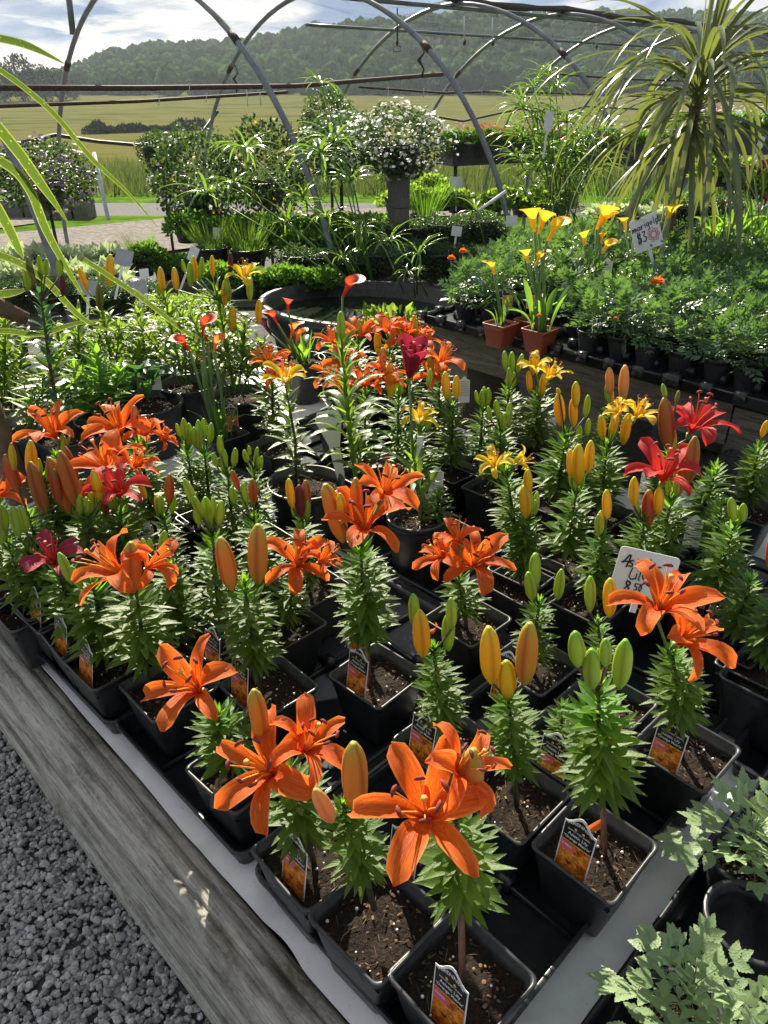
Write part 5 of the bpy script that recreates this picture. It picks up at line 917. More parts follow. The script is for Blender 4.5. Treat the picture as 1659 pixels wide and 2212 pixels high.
# ---------------- printed tags in the square pots
YAW = -(pi/2-TA)
def pottag(lb, u, v, du=0, **k): plant_tag(UV(u+du, v-.056, .457), YAW+k.pop('y', 0), R(-8), lb, k.pop('lines', OM), **k)
pottag('orange-flower tag in the bottom pot, cut by the picture edge', .33, .474, -.02, roll=R(-4))
pottag('orange-flower tag in the third pot from the bottom', .62, .454, -.01)
pottag('clearest orange-flower tag, in the pot of the tall green-budded lily', .313, .782, .01)
pottag('orange-flower tag in the right-hand pot below the wide blooms', .306, 1.079, .015)
plant_tag(UV(.505, .53, .455), YAW, R(-6), 'orange-flower tag just behind the nearest bloom, left one of a pair', OM); plant_tag(UV(.49, .60, .465), YAW, R(-6), 'orange-flower tag just behind the nearest bloom, right one of a pair', OM)
pottag('orange-flower tag below the short three-budded lily', .625, .778, .02); pottag('orange-flower tag in the pot of the tallest centre lily', .847, .813, .01)
pottag('half-hidden tag left of the tall green-budded lily', .469, .905, -.02); pottag('tag behind the orange-budded lily, top showing', .64, 1.02, .0); pottag('tag in the pot behind the leaning orange bloom', .978, .631, .03)
pottag('dark tag half hidden behind the star-shaped bloom over the timber edge', .841, .53, .03); pottag('orange tag behind the tallest centre lily', .974, .914, -.01); pottag('orange tag left of the tallest centre lily, deep in shade', 1.121, .64, .0)
for lb, u in (('slanting tag in the nearest of the three edge pots', 1.286), ('slanting tag in the middle one of the three edge pots', 1.407), ('slanting tag in the farthest of the three edge pots', 1.543)): pottag(lb, u, .435, .0, roll=R(8))
for lb, x, y, z, yw in (('white tag back with care text below the scarlet lily', 1490, 1185, .49, -.2), ('white care tag behind the four-budded lily', 1505, 1120, .55, -.2), ('pale care tag beside the crimson lily pot', 940, 1075, .50, -.3), ('leaning pale tag near the small budded lilies', 1002, 870, .55, .2), ('white tag back at left near the hanging red petal', 318, 1190, .48, .5), ('blank-backed tag on the far left', 178, 900, .5, .3), ('pale tag with round top behind the broadleaf plant', 338, 842, .56, 0), ('white tag standing among the yellow callas', 1213, 640, .84, 0), ('second white tag among the yellow callas, lower', 1222, 660, .82, .1), ('white tag by the higher yellow calla', 1308, 610, .85, 0)):
    plant_tag(PZ(x, y, z), yw, R(-6), lb, None, back=True, group='pale tag backs', s=.85)
b_ = PZ(1095, 668, .815); plant_tag(b_, .1, R(-6), 'yellow-flower tag in the left brown-red pot', ('Calla Lily', ""), photo=LBY, s=.8); plant_tag(PZ(1146, 666, .82), .1, R(-6), 'yellow-flower tag in the back brown-red pot', ('Calla Lily', ""), photo=LBY, s=.75)
plant_tag(PZ(503, 932, .475), .0, R(-5), 'red calla tag with white text in the calla pot', ('Calla Lily', "'Morning Sun'"), photo=LBR, s=.9)
# white stakes
b = MB().box((0, 0, .11), (.0085, .001, .11)); q = PZ(900, 1100, .53); o = O('label_stake', b.mesh('label_stake', M['white'], False), None, q, (R(-2), R(1), -.2)); tag(o, 'plain white plastic stake in the pot of the crimson lily', 'stake')
b = MB(); b.add([(-.012, 0, 0), (.012, 0, 0), (.016, 0, .11), (.038, 0, .2), (.03, 0, .225), (-.03, 0, .225), (-.04, 0, .2), (-.016, 0, .12)], [tuple(range(8))]); b.add([(-.012, .002, 0), (.012, .002, 0), (.016, .002, .11), (.038, .002, .2), (.03, .002, .225), (-.03, .002, .225), (-.04, .002, .2), (-.016, .002, .12)], [tuple(range(7, -1, -1))])
q = PZ(738, 1040, .53); tag(O('label_stake', b.mesh('label_stake', M['white'], False), None, q, (R(-4), R(-9), .1)), 'wide milky plastic label leaning behind the arching-leaved lily', 'stake')
# ---------------- back table with marigolds
tb = thing('plank_table', 'raised table of grey planks on concrete blocks, carrying the marigold trays', 'bench', UV(1.0, 3.0, 0), 0); T0 = tb.location.copy()
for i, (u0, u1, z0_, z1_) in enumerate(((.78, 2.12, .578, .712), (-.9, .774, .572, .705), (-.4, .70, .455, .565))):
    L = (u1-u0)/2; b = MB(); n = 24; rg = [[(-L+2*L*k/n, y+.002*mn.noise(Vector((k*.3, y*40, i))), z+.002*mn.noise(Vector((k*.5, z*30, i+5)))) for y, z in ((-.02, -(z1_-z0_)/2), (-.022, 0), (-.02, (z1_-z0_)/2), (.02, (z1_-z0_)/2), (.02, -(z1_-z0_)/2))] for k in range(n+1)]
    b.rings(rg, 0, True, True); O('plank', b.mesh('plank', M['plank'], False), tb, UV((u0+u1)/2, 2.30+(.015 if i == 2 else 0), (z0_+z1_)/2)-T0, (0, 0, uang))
for i in range(12): O('deck_board', MB().box((0, 0, 0), (1.45, .060, .010)).mesh('deck_board', M['plank'], False) if i == 0 else bpy.data.meshes['deck_board'], tb, UV(.62, 2.385+.132*i, .704)-T0, (0, 0, uang))
for u in (-.3, .62, 1.3, 1.95):
    for v in (2.48, 3.7):
        for z in (.1, .30, .48): O('concrete_block', MB().box((0, 0, 0), (.10, .19, .098 if z < .4 else .085)).mesh('concrete_block', M['block'], False) if 'concrete_block' not in bpy.data.meshes else bpy.data.meshes['concrete_block'], tb, UV(u, v, z)-T0, (0, 0, uang+random.uniform(-.03, .03)))
# other blocks standing in the gap under the plank edge
for i, (u, v, z) in enumerate(((.50, 2.22, .1), (.95, 2.2, .1), (.28, 2.25, .1))): tag(O('concrete_block', bpy.data.meshes['concrete_block'], None, UV(u, v, z), (0, 0, uang+pi/2*(i % 2))), ['concrete block on the ground below the plank joint', 'concrete block farther left under the plank table', 'concrete block at the right under the plank table'][i], 'concrete block', 'loose blocks under the plank table')
def mtray():
    b = MB(); A, C = .27, .165
    b.rings([[(x, y, z) for x, y in ((A-d, C-d), (-A+d, C-d), (-A+d, -C+d), (A-d, -C+d))] for d, z in ((.012, 0), (.006, .030), (0, .034), (0, .040), (.006, .0405), (.008, .02))], 0, True, False)
    b.add([(x, y, .02) for x, y in ((A-.008, C-.008), (-A+.008, C-.008), (-A+.008, -C+.008), (A-.008, -C+.008))], [(0, 1, 2, 3)])
    for i in range(6):
        for j in range(4):
            b.box((-A+2*A*i/5*.985+.004, -C+2*C*j/3*.98+.003, .033), (.017, .014, .017))
    return b.mesh('cell_tray', M['tray'])
MT = mtray(); SER = [(0, 0), (.08, .05), (.14, .115), (.19, .10), (.25, .155), (.31, .13), (.38, .175), (.45, .14), (.53, .16), (.60, .115), (.69, .12), (.76, .07), (.86, .06), (1, 0)]
def pinnate(name, mat, npair=4, ser=False, seed=0, wid=1.0):
    rr = random.Random(seed); b = MB()
    def leaflet(o, a, L, tilt):
        d = Vector((cos(a), sin(a), 0)); s = Vector((-sin(a), cos(a), 0)); o = Vector(o)
        if ser:
            n = len(SER); mid = [o+d*x*L+Vector((0, 0, -.10*L*x*x+.05*L*x)) for x, _ in SER]; l = [m_+s*y*L*wid*1.15+Vector((0, 0, .25*y*L+tilt*y)) for m_, (_, y) in zip(mid, SER)]; r_ = [m_-s*y*L*wid*1.15+Vector((0, 0, .25*y*L-tilt*y)) for m_, (_, y) in zip(mid, SER)]
            b.add(mid+l+r_, [(i, i+1, n+i+1, n+i) for i in range(n-1)]+[(i+1, i, 2*n+i, 2*n+i+1) for i in range(n-1)])
        else: b.add([o, o+d*.5*L+s*.21*L*wid+Vector((0, 0, .03*L)), o+d*.5*L-s*.21*L*wid+Vector((0, 0, .03*L)), o+d*L+Vector((0, 0, -.08*L)), o+d*.5*L-Vector((0, 0, .01*L))], [(0, 1, 4), (0, 4, 2), (1, 3, 4), (4, 3, 2)])
    f = arc(R(25), R(-30))
    for i in range(npair):
        s = .22+.62*i/max(1, npair-1); x, z = f(s); L = (.36 if i else .28)*(1-.12*abs(i-1.5))*(1.15 if ser else 1.3)
        for sg in (-1, 1): leaflet((x, 0, z), sg*R(62-i*7+rr.uniform(-8, 8)), L*rr.uniform(.85, 1.1), rr.uniform(-.1, .1)*L)
    x, z = f(.86); leaflet((x, 0, z), rr.uniform(-.1, .1), .34*(1.2 if ser else 1.1), 0)
    b.tube([(f(s)[0], 0, f(s)[1]-.004) for s in (0, .3, .6, .9)], [.011, .009, .007, .004], 4); return b
def toarr(b):
    f = []
    for q in b.f:
        for k in range(1, len(q)-1): f.append((q[0], q[k], q[k+1]))
    return np.array(b.v), np.array(f)
PB = toarr(pinnate('x', 'marigold', 4, False, 1)); 
def marifoliage(seed, n=42):
    g = np.random.default_rng(seed); az = np.arange(n)*GA+g.random(n)*.5; s = np.arange(n)/n; el = np.radians(-5+70*s**1.2)+g.normal(size=n)*.22
    d = np.stack([np.cos(az)*np.cos(el), np.sin(az)*np.cos(el), np.sin(el)], 1); st = g.integers(0, 4, n); off = np.stack([np.cos(st*1.6)*.018*(st > 0), np.sin(st*1.6)*.018*(st > 0), .012+.085*s+0*st], 1)
    return scatter('foliage', PB[0], PB[1], frames(d, np.array([0, 0, 1])+.45*g.normal(size=(n, 3))), off+d*.008, (.054+.034*g.random(n))*(1-.2*s), M['marigold'], False)
MF = [marifoliage(i) for i in range(6)]
def pom(mat, n=60, seed=1):
    g = np.random.default_rng(seed); d = g.normal(size=(n, 3)); d[:, 2] = np.abs(d[:, 2])*.9; d /= np.linalg.norm(d, axis=1, keepdims=True); return scatter('bloom', LT*np.array([1, 2.2, 1]), LTF, frames(d, np.array([0, 0, 1])+.3*g.normal(size=(n, 3))), d*.25, .6+.5*g.random(n), M[mat], False)
POM = pom('fl_orange'); POMR = pom('fl_red', seed=2); nm_ = 0; used_uv = []
CU = [(1083, 690), (1168, 702), (1150, 682), (1290, 640), (1360, 625)]; CW = [PZ(x, y, TH2+.09) for x, y in CU]
mproto = {}
for iv in range(14):
    for iu in range(-2, 24):
        u = 2.03-iu*.114; v = 2.355+iv*.110+.0*iu; P = UV(u, v, TH2+.018); x, y = proj(P+Vector((0, 0, .12)))
        if not (860 < x < 1790 and 480 < y < 960) or x < 880+(700-y)*1.3: continue
        if any((Vector((P.x, P.y, 0))-Vector((c.x, c.y, 0))).length < .11 for c in CW): continue
        vis = iv < 2; k = nm_ % 6; nm_ += 1
        t = thing('marigold_plant', 'bushy green marigold without flowers in a small round black pot on the back table', 'marigold', P+Vector((random.uniform(-.008, .008), random.uniform(-.008, .008), 0)), random.uniform(0, 6), 'marigolds in small pots on the back table')
        O('pot', POTSM, t); O('soil', SOILSM, t, (0, 0, .07)); s_ = random.uniform(.85, 1.12); tag(O('foliage', MF[k], t, (0, 0, .070), (random.uniform(-.12, .12), random.uniform(-.12, .12), 0), (s_, s_, s_*random.uniform(.95, 1.2))), kind='stuff')
for lb, x, y, z, m_, s_ in (('marigold bloom, flat orange head standing over the middle of the trays', 1420, 614, .95, 0, .024), ('small orange marigold bloom at the top right of the trays', 1418, 548, .93, 0, .018), ('orange marigold bloom left of the small one, half open', 1360, 548, .93, 0, .015), ('tiny orange marigold bloom low in the front row', 1165, 683, .88, 0, .009), ('yellow-orange marigold bud at the front right', 1330, 690, .88, 0, .009), ('red marigold bloom right of the price card', 1375+25, 505+0, .97, 1, .016), ('orange marigold bloom low at the left of the back table', 900+100, 545, .95, 0, .016), ('orange marigold bloom left among the pots', 975, 560, .94, 0, .016)):
    q = PZ(x, y, z); t = thing('marigold_flower', lb, 'flower', q, 0, 'marigold blooms'); O('bloom', POMR if m_ else POM, t, None, None, s_); b = MB(); b.tube([(0, 0, 0), (.003, 0, -.06)], [.0035, .0025], 5); O('stem', b.mesh('stem', M['stem_green']), t)
for iv in range(5):
    for k in range(6):
        u = 1.80-.55*k; v = 2.41+.335*iv; P = UV(u, v, TH2); x, y = proj(P)
        if x > 1900 or y > 1150 or x < 700: continue
        tag(O('cell_tray', MT, None, P, (0, 0, uang+random.uniform(-.01, .01))), 'black cell tray under the marigolds on the back table', 'tray', 'cell trays on the back table')
# ---------------- foreground marigolds at the lower right
SERL = [pinnate('leaf', 'marigold', 3, True, s, 1.5).mesh('leaf', M['marigold']) for s in (3, 4, 5)]
M['mari_pale'] = leafm('marigold_leaf_pale', (.16, .24, .12), (.26, .34, .18), (.28, .42, .10), .42, .3)
for m_ in SERL: m_.materials[0] = M['mari_pale']
def fgmari(label, x, y, z, ln, n, potr, leanu=0):
    P = PZ(x, y, z); P.z = .365; t = thing('potted_marigold', label, 'marigold', P, 0, 'serrated-leaf marigolds at the lower right'); pm, s, c = roundpot(potr, .11); O('pot', pm, t); O('soil', s, t, (0, 0, .085)); tag(O('soil_chips', c, t, (0, 0, .086)), kind='stuff')
    b = MB(); b.tube([(0, 0, .07), (.004, 0, .14), (0, 0, z-.365)], [.004, .0035, .002], 6); st = O('stem', b.mesh('stem', M['stem_green']), t); rr = random.Random(int(x))
    for i in range(n):
        s_ = i/n; az = i*GA+rr.uniform(-.3, .3); el = R(-15+75*s_)+rr.uniform(-.2, .2); O('leaf', SERL[i % 3], st, mat=dirmat(Vector((cos(az)*.006, sin(az)*.006, .10+(z-.365-.10)*s_)), Vector((cos(az)*cos(el), sin(az)*cos(el), sin(el))), Vector((rr.uniform(-.35, .35), rr.uniform(-.35, .35), 1)), ln*rr.uniform(.8, 1.15)*(1-.35*s_)))
    return t
fgmari('pale-leaved marigold filling the lower right corner', 1500, 2110, .555, .090, 26, .052); fgmari('pale-leaved marigold at the right edge beside the big tray', 1640, 1770, .565, .098, 26, .052); fgmari('marigold in the very bottom right corner, bright young leaves', 1690, 2240, .56, .095, 24, .052)
P = PZ(1625, 1985, .48); P.z = .362; t = thing('empty_pot', 'empty round black pot with grey rim flange at the right edge', 'pot', P); pm = potmesh('pot', .062, .046, .115, False, lip=.006, liph=.012); O('pot', pm, t)
tray(-.03, .93, 'grey-black carrier tray holding the pale marigolds at the lower right', 0, None, .3535)
# wide pot at the right edge
P = UV(.25, 1.395, .362); t = thing('wide_pot', 'wide square grey-sided black pot with weeds at the right edge', 'pot', P, uang); pm = potmesh('pot', .095, .075, .15, True); O('pot', pm, t); O('soil', roundpot(.09, .2)[1], t, (0, 0, .12))
CLV = clump('clover', 40, .28, 'foliage_dark', 77, 'dome', 2.0, .6, .35); tag(O('clover', CLV, t, (-.02, .03, .12), None, .05), kind='stuff')
# loose spent petals on pots
for lb, x, y, z in (('wilted orange petal hanging behind the three-budded lily', 940, 1345, .56), ('fallen salmon petal lying between the pots at left', 398, 1082, .50), ('dry curled petal clinging to the maroon stem', 1306, 1765, .55)):
    tag(O('spent_petal', FL['o']['out'][1], None, PZ(x, y, z), (R(160), R(40), random.uniform(0, 6)), .05), lb, 'petal', 'spent petals')
# ---------------- water tub and umbrella grass
tc_ = PZ(790, 650, .60); t = thing('water_tub', 'oval black plastic tub of pond plants behind the orange cluster', 'tub', (tc_.x, tc_.y, .25), R(-20)); 
b = MB(); ov = lambda a, c, z: [(a*cos(2*pi*i/40), c*sin(2*pi*i/40), z) for i in range(40)]
b.rings([ov(.48, .38, 0), ov(.54, .44, .31), ov(.58, .48, .315), ov(.58, .48, .35), ov(.545, .445, .352), ov(.535, .435, .2)], 0, True, False); O('shell', b.mesh('shell', M['pot']), t); b = MB(); b.add([(0, 0, .27)]+ov(.536, .436, .27), [(0, i+1, (i+1) % 40+1) for i in range(40)])
M['water'] = plain('pond_water', (.012, .018, .012), .08, .3, 4, .1, .001); O('pond_water', b.mesh('pond_water', M['water']), t); PADS = clump('water_plants', 60, .24, 'foliage_light', 78, 'dome', 2.4, .9, .2); tag(O('water_plants', PADS, t, (.2, -.1, .27), None, (.25, .2, .25)), kind='stuff')
for i, (u, v) in enumerate(((2.65, 2.35), (2.6, 3.3))): pass
O('stand', MB().box((0, 0, -.125), (.34, .26, .124)).mesh('stand', M['block'], False), t)
UL = [strip('leaf', 8, .052, arc(R(a), R(b_)), M['papyrus'], .3, lambda s: sin(pi*min(1, s*.85+.12))**.6) for a, b_ in ((30, -35), (20, -60), (45, -10), (10, -75))]
def papyrus(label, base, heads, fine=1.0, group='umbrella grasses'):
    B = Vector(base); t = thing('umbrella_grass', label, 'papyrus', B, 0, group)
    for i, (x, y, rp, n, dY) in enumerate(heads):
        rr = random.Random(i*7+int(x)); top = PV(x, y, B.y+dY)-B; a = Vector((rr.uniform(-.08, .08), rr.uniform(-.06, .06), 0)); b = MB(); b.tube([a, a.lerp(top, .5)+Vector((rr.uniform(-.03, .03), 0, .04)), top], [.005, .0045, .0035], 5); st = O('stem', b.mesh('stem', M['stem_green']), t); L = rp/ppm(B.y+dY, top.z+B.z)*1.1
        for j in range(n):
            az = j*2*pi/n+rr.uniform(-.25, .25); el = rr.uniform(-.2, .45); O('leaf', rr.choice(UL), st, mat=dirmat(top+Vector((0, 0, rr.uniform(-.008, .008))), Vector((cos(az)*cos(el), sin(az)*cos(el), sin(el))), Vector((rr.uniform(-.3, .3), rr.uniform(-.3, .3), 1)), s=L*rr.uniform(.7, 1.15), sy=L*rr.uniform(1, 1.4)*fine))
tb_ = PZ(790, 640, .5)
papyrus('large umbrella grass in the tub with sunlit radiating leaves', tb_, [(692, 182, 62, 12, 0), (530, 322, 90, 20, .1), (505, 398, 85, 18, -.05), (448, 418, 90, 18, .05), (690, 335, 105, 24, 0), (720, 305, 90, 18, .1), (755, 395, 90, 18, -.1), (655, 430, 75, 16, -.15), (705, 470, 70, 16, 0), (620, 480, 80, 16, -.1), (775, 500, 70, 16, -.1), (740, 560, 60, 14, -.2)])
papyrus('drooping umbrella grass shoots right of the tub', PZ(900, 640, .6), [(842, 520, 62, 16, 0), (905, 548, 62, 18, -.1), (880, 590, 45, 12, -.1), (790, 480, 60, 14, .05)])
papyrus('single umbrella grass head on a bent stalk, centre right', PZ(1080, 560, .6), [(1026, 456, 58, 16, 0)])
rod('bamboo_stick', 'pale cut stalk slanting beside the single umbrella head', [PV(1034, 455, 3.6), PV(1094, 412, 3.6)], .007, 'white', 'stick')
RG = [(1152, 190, 55, 16, .1), (1130, 235, 70, 16, 0), (1200, 190, 60, 14, 0), (1185, 165, 50, 12, 0), (1130, 300, 72, 22, 0), (1180, 320, 72, 22, .1), (1240, 330, 80, 24, 0), (1160, 370, 65, 20, 0), (1215, 380, 70, 20, .1), (1135, 420, 55, 18, -.1), (1190, 440, 55, 18, 0), (1300, 285, 62, 22, .1), (1290, 340, 62, 20, 0), (1250, 420, 60, 18, 0), (1120, 345, 55, 16, .1), (1160, 260, 66, 22, .05), (1225, 265, 66, 22, -.05), (1265, 300, 66, 22, .1), (1200, 350, 66, 22, .15), (1270, 370, 66, 22, .1), (1160, 460, 55, 18, .1), (1230, 455, 55, 18, .1)]
papyrus('tall dense clump of fine umbrella grass left of the spiky plant', PZ(1215, 500, .55), [(x, y, r*1.15, int(n*1.5), d) for x, y, r, n, d in RG], .75)
# ---------------- spiky palm-like plant
SW_ = lambda s: min(1, .55+s*2.2)*(1-max(0, s-.5)**2*3.6) if s < .98 else .08
SPK = {a: [strip('leaf', 12, .031, arc(R(a), R(b_)), M['strap'], .25, SW_, R(tw)) for b_, tw in bb] for a, bb in {86: ((80, 8), (60, 0)), 66: ((-10, 20), (-60, 10)), 50: ((-70, -15), (-85, 15)), 30: ((-100, 25), (-80, -20)), 5: ((-105, 10), (-88, 0)), -25: ((-95, 0), (-88, 12))}.items()}
cr = PV(1512, 175, 3.75); B = Vector((cr.x-.03, cr.y, .42)); t = thing('spiky_plant', 'big palm-like plant with long arching grey-green strap leaves, upper right', 'plant', B)
b = MB(); b.tube([Vector((.02, 0, 0)), Vector((.0, 0, .45)), cr-B+Vector((0, 0, -.18)), cr-B], [.028, .024, .022, .03], 8); tr = O('trunk', b.mesh('trunk', M['trunk']), t); rr = random.Random(4); L = 1.12*400/ppm(cr.y, cr.z)
pm, s_, c_ = roundpot(.13, .24); O('pot', pm, t, (0, 0, -.02)); O('soil', s_, t, (0, 0, .19))
for i in range(135):
    s = i/135; cls = 86 if s > .93 else 66 if s > .76 else 50 if s > .54 else 30 if s > .34 else 5 if s > .16 else -25; az = i*GA+rr.uniform(-.3, .3)
    O('leaf', rr.choice(SPK[cls]), t, mat=dirmat(cr-B+Vector((cos(az)*.015, sin(az)*.015, -.20+.24*s)), Vector((cos(az), sin(az), 0)), Vector((rr.uniform(-.15, .15), rr.uniform(-.15, .15), 1)), s=L*rr.uniform(.62, 1.05)*(.8 if cls in (66, 86) else 1), sy=L*.85))
# second spiky plant: spotted straps reaching in from the left edge
def spotmat():
    m, t, o = newmat('spotted_strap'); g = t.nodes.new('ShaderNodeUVMap'); v = t.nodes.new('ShaderNodeTexVoronoi'); mp = t.nodes.new('ShaderNodeMapping'); mp.inputs['Scale'].default_value = (3, 30, 1); t.links.new(g.outputs[0], mp.inputs[0]); t.links.new(mp.outputs[0], v.inputs['Vector']); v.inputs['Scale'].default_value = 1
    s = t.nodes.new('ShaderNodeSeparateXYZ'); t.links.new(g.outputs[0], s.inputs[0]); c = _mix(t, _ramp(t, v.outputs['Distance'], [(.10, (1,)*3), (.2, (0,)*3)]), (.09, .15, .02), (.42, .45, .05)); e = _ramp(t, s.outputs[0], [(0, (1,)*3), (.14, (0,)*3), (.86, (0,)*3), (1, (1,)*3)]); c = _mix(t, e, c, (.42, .46, .07)); _bsdf(t, o, c, .4, None, trans=c, tfac=.5); return m
M['spot'] = spotmat(); t = thing('spotted_strap_plant', 'plant at the left edge with long yellow-spotted strap leaves', 'plant', PV(-150, 760, 1.9)); B = t.location.copy()
for pts, wd, Y0 in ((((-150, 60), (-40, 76), (40, 92), (90, 112), (140, 138)), .026, 2.2), (((-160, 60), (0, 152), (110, 240), (200, 345), (280, 420), (345, 496)), .018, 2.2), (((-150, 160), (-40, 240), (30, 318), (75, 380), (115, 435), (148, 482)), .036, 2.1), (((-160, 280), (0, 348), (60, 405), (100, 500), (150, 590), (205, 680)), .030, 2.1), (((-150, 300), (-30, 420), (10, 480), (40, 540), (50, 560)), .034, 2.0), (((-150, 520), (0, 552), (90, 600), (180, 690), (260, 720)), .026, 2.2), (((-120, 730), (0, 715), (80, 722), (160, 700), (230, 690)), .022, 2.2), (((180, 560), (300, 640), (420, 730), (540, 790)), .02, 2.45), (((-120, 640), (0, 636), (60, 625)), .03, 2.2)):
    P_ = [Vector(PV(x, y, Y0+.05*i))-B for i, (x, y) in enumerate(pts)]; Q = []
    for j in range(len(P_)-1):
        p0, p1, p2, p3 = P_[max(0, j-1)], P_[j], P_[j+1], P_[min(len(P_)-1, j+2)]
        for k in range(5): s = k/5; Q.append(.5*((2*p1)+(p2-p0)*s+(2*p0-5*p1+4*p2-p3)*s*s+(3*p1-p0-3*p2+p3)*s**3))
    Q.append(P_[-1]); vs, uv = [], []
    for j, p in enumerate(Q):
        d = (Q[min(j+1, len(Q)-1)]-Q[max(j-1, 0)]).normalized(); sd_ = d.cross(Vector((.25, -1, .35))).normalized(); s = j/(len(Q)-1); w2 = wd*.8*(1-max(0, s-.55)**1.5*3.2)*.5
        for q_ in (-1, 0, 1): vs.append(p+sd_*w2*q_+Vector((0, .25*w2*abs(q_), 0))); uv.append(((q_+1)/2, s))
    b = MB(); b.add(vs, [(j*3+k, (j+1)*3+k, (j+1)*3+k+1, j*3+k+1) for j in range(len(Q)-1) for k in (0, 1)], 0, uv); O('leaf', b.mesh('leaf', M['spot']), t)
b = MB(); b.tube([PV(-150, 560, 2.2)-B, PV(-60, 640, 2.2)-B, PV(60, 690, 2.25)-B], [.04, .035, .02], 8); O('trunk', b.mesh('trunk', M['trunk']), t); b = MB(); q = PV(-150, 760, 1.9); b.tube([Vector((0, .3, -1.0)), PV(-150, 560, 2.2)-B], [.05, .04], 8); O('stem', b.mesh('stem', M['trunk']), t)
# ---------------- baskets and bedding plants
CK = {}
def cl(kind, i=0):
    k = (kind, i)
    if k not in CK: CK[k] = dict(bushy=lambda: clump('foliage', 800, .20, 'foliage', 60+i, 'dome', 1.7, .35, .8), dark=lambda: clump('foliage', 3000, .09, 'foliage_dark', 63+i, 'ball', 1.8, .1, .85, .2), light=lambda: clump('foliage', 600, .24, 'foliage_light', 66+i, 'dome', 2, .35, .8), silver=lambda: clump('foliage', 150, .55, 'silver', 69+i, 'dome', 1.7, .25, .6), fine=lambda: clump('foliage', 900, .11, 'foliage_light', 72+i, 'dome', 1.1, .8, .7), ball=lambda: clump('foliage', 2600, .10, 'foliage_dark', 75+i, 'ball', 1.8, .1, .85, .15), hosta=lambda: clump('foliage', 170, .45, 'foliage', 78+i, 'dome', 2.0, .3, .55))[kind]()
    return CK[k]
def blades(seed, n=240, mat='grass'):
    g = np.random.default_rng(seed); a = g.random(n)*6.28; r = g.random(n)**.6*.35; tilt = .1+.45*g.random(n); c, s = np.cos(a), np.sin(a); up = np.stack([c*np.sin(tilt), s*np.sin(tilt), np.cos(tilt)], 1); x = np.stack([c, s, 0*c], 1); y = np.cross(up, x); rot = np.stack([x, y, up], 2)
    return scatter('foliage', BT*np.array([1, .5, 1]), BTF, rot, np.stack([c*r, s*r, 0*a], 1), .8+.7*g.random(n), M[mat], False)
CK[('spiky', 0)] = blades(1); CK[('spiky', 1)] = blades(2, 160, 'foliage')
def dots(n, mat, seed, size=.05, ball=True, front=False):
    g = np.random.default_rng(seed); d = g.normal(size=(n, 3)); d /= np.linalg.norm(d, axis=1, keepdims=True)
    if not ball: d[:, 2] = np.abs(d[:, 2])
    pet = []; 
    for k in range(5): a = k*2*pi/5; pet += [(0, 0, 0), (cos(a-.5)*.8, sin(a-.5)*.8, .15), (cos(a)*1.0, sin(a)*1.0, .1), (cos(a+.5)*.8, sin(a+.5)*.8, .15)]
    tv = np.array(pet)[:, [2, 0, 1]]; tf = np.array([(4*k, 4*k+1, 4*k+2, 4*k+3) for k in range(5)]); lum = 1+.22*np.array([mn.noise(Vector(p)*2.2+Vector((75, 0, 0))) for p in d])
    return scatter('blossoms', tv, tf, frames(d+g.normal(size=(n, 3))*.4+np.array([0, 0, .3]), g.normal(size=(n, 3))), d*(.96+.12*g.random(n))[:, None]*lum[:, None]*np.array([1, 1, .85]), size*(.7+.6*g.random(n)), M[mat], False)
DT = {}
def basket(label, x, y, Y, rx, rz, kind, fl, stand='post', nm='flower_basket', cat='flower basket', group='flower baskets in the tunnel', zb=0):
    c = PV(x, y, Y); k = ppm(Y, c.z); r, h = rx/k, rz/k; t = thing(nm, label, cat, (c.x, c.y, zb), 0, group); z = c.z-zb
    tag(O('foliage', cl(kind, int(x) % 2), t, (0, 0, z), (0, 0, x), (r, r, h/.85)), kind='stuff')
    for j, (mt, n, s) in enumerate(fl):
        key = (mt, n, s)
        if key not in DT: DT[key] = dots(n, mt, len(DT)+3, s)
        tag(O('blossoms', DT[key], t, (0, 0, z), (0, 0, j+x), (r*1.02, r*1.02, h*1.02/.85)), kind='stuff')
    pm, s_, c_ = roundpot(.13, .16); O('pot', pm, t, (0, 0, z-h*.5-.08))
    if stand == 'post': b = MB(); b.tube([(0, 0, 0), (0, 0, z-h*.5-.07)], .012, 6); O('post', b.mesh('post', M['cable']), t)
    if stand == 'blocks':
        n = int((z-h*.5-.08)/.2)
        for i in range(n): O('block', bpy.data.meshes['concrete_block'], t, (0, 0, .1+.2*i), (0, 0, .3), (.5, .4, 1))
        t.location.z = z-h*.5-.08-.2*n+zb; 
        for ch in t.children:
            if not ch.name.startswith('block'): ch.location.z -= t.location.z-zb
    return t
basket('round petunia basket with dusky purple flowers on a post at left', 92, 380, 5.4, 105, 72, 'dark', [('fl_purple', 240, .055), ('fl_white', 16, .05)])
basket('small green basket with few yellow flowers right of the petunias', 345, 322, 6.3, 48, 38, 'ball', [('fl_yellow', 14, .06)])
basket('large trailing basket with purple and white flowers at its foot', 428, 384, 5.8, 98, 98, 'dark', [('fl_purple', 70, .035), ('fl_yellow', 26, .03), ('fl_white', 40, .04)])
basket('wide basket topped with yellow flowers behind the umbrella grass', 575, 366, 6.0, 94, 96, 'dark', [('fl_yellow', 90, .035)])
basket('tall loose basket with white flowers behind the highest umbrella head', 712, 262, 6.2, 62, 60, 'ball', [('fl_white', 90, .04)])
basket('big white-flowered basket on concrete blocks, centre', 862, 306, 5.2, 108, 70, 'dark', [('fl_white', 430, .045)], 'blocks')
basket('white-flowered basket merging into the big one from the left', 735, 316, 5.5, 96, 64, 'dark', [('fl_white', 260, .045)])
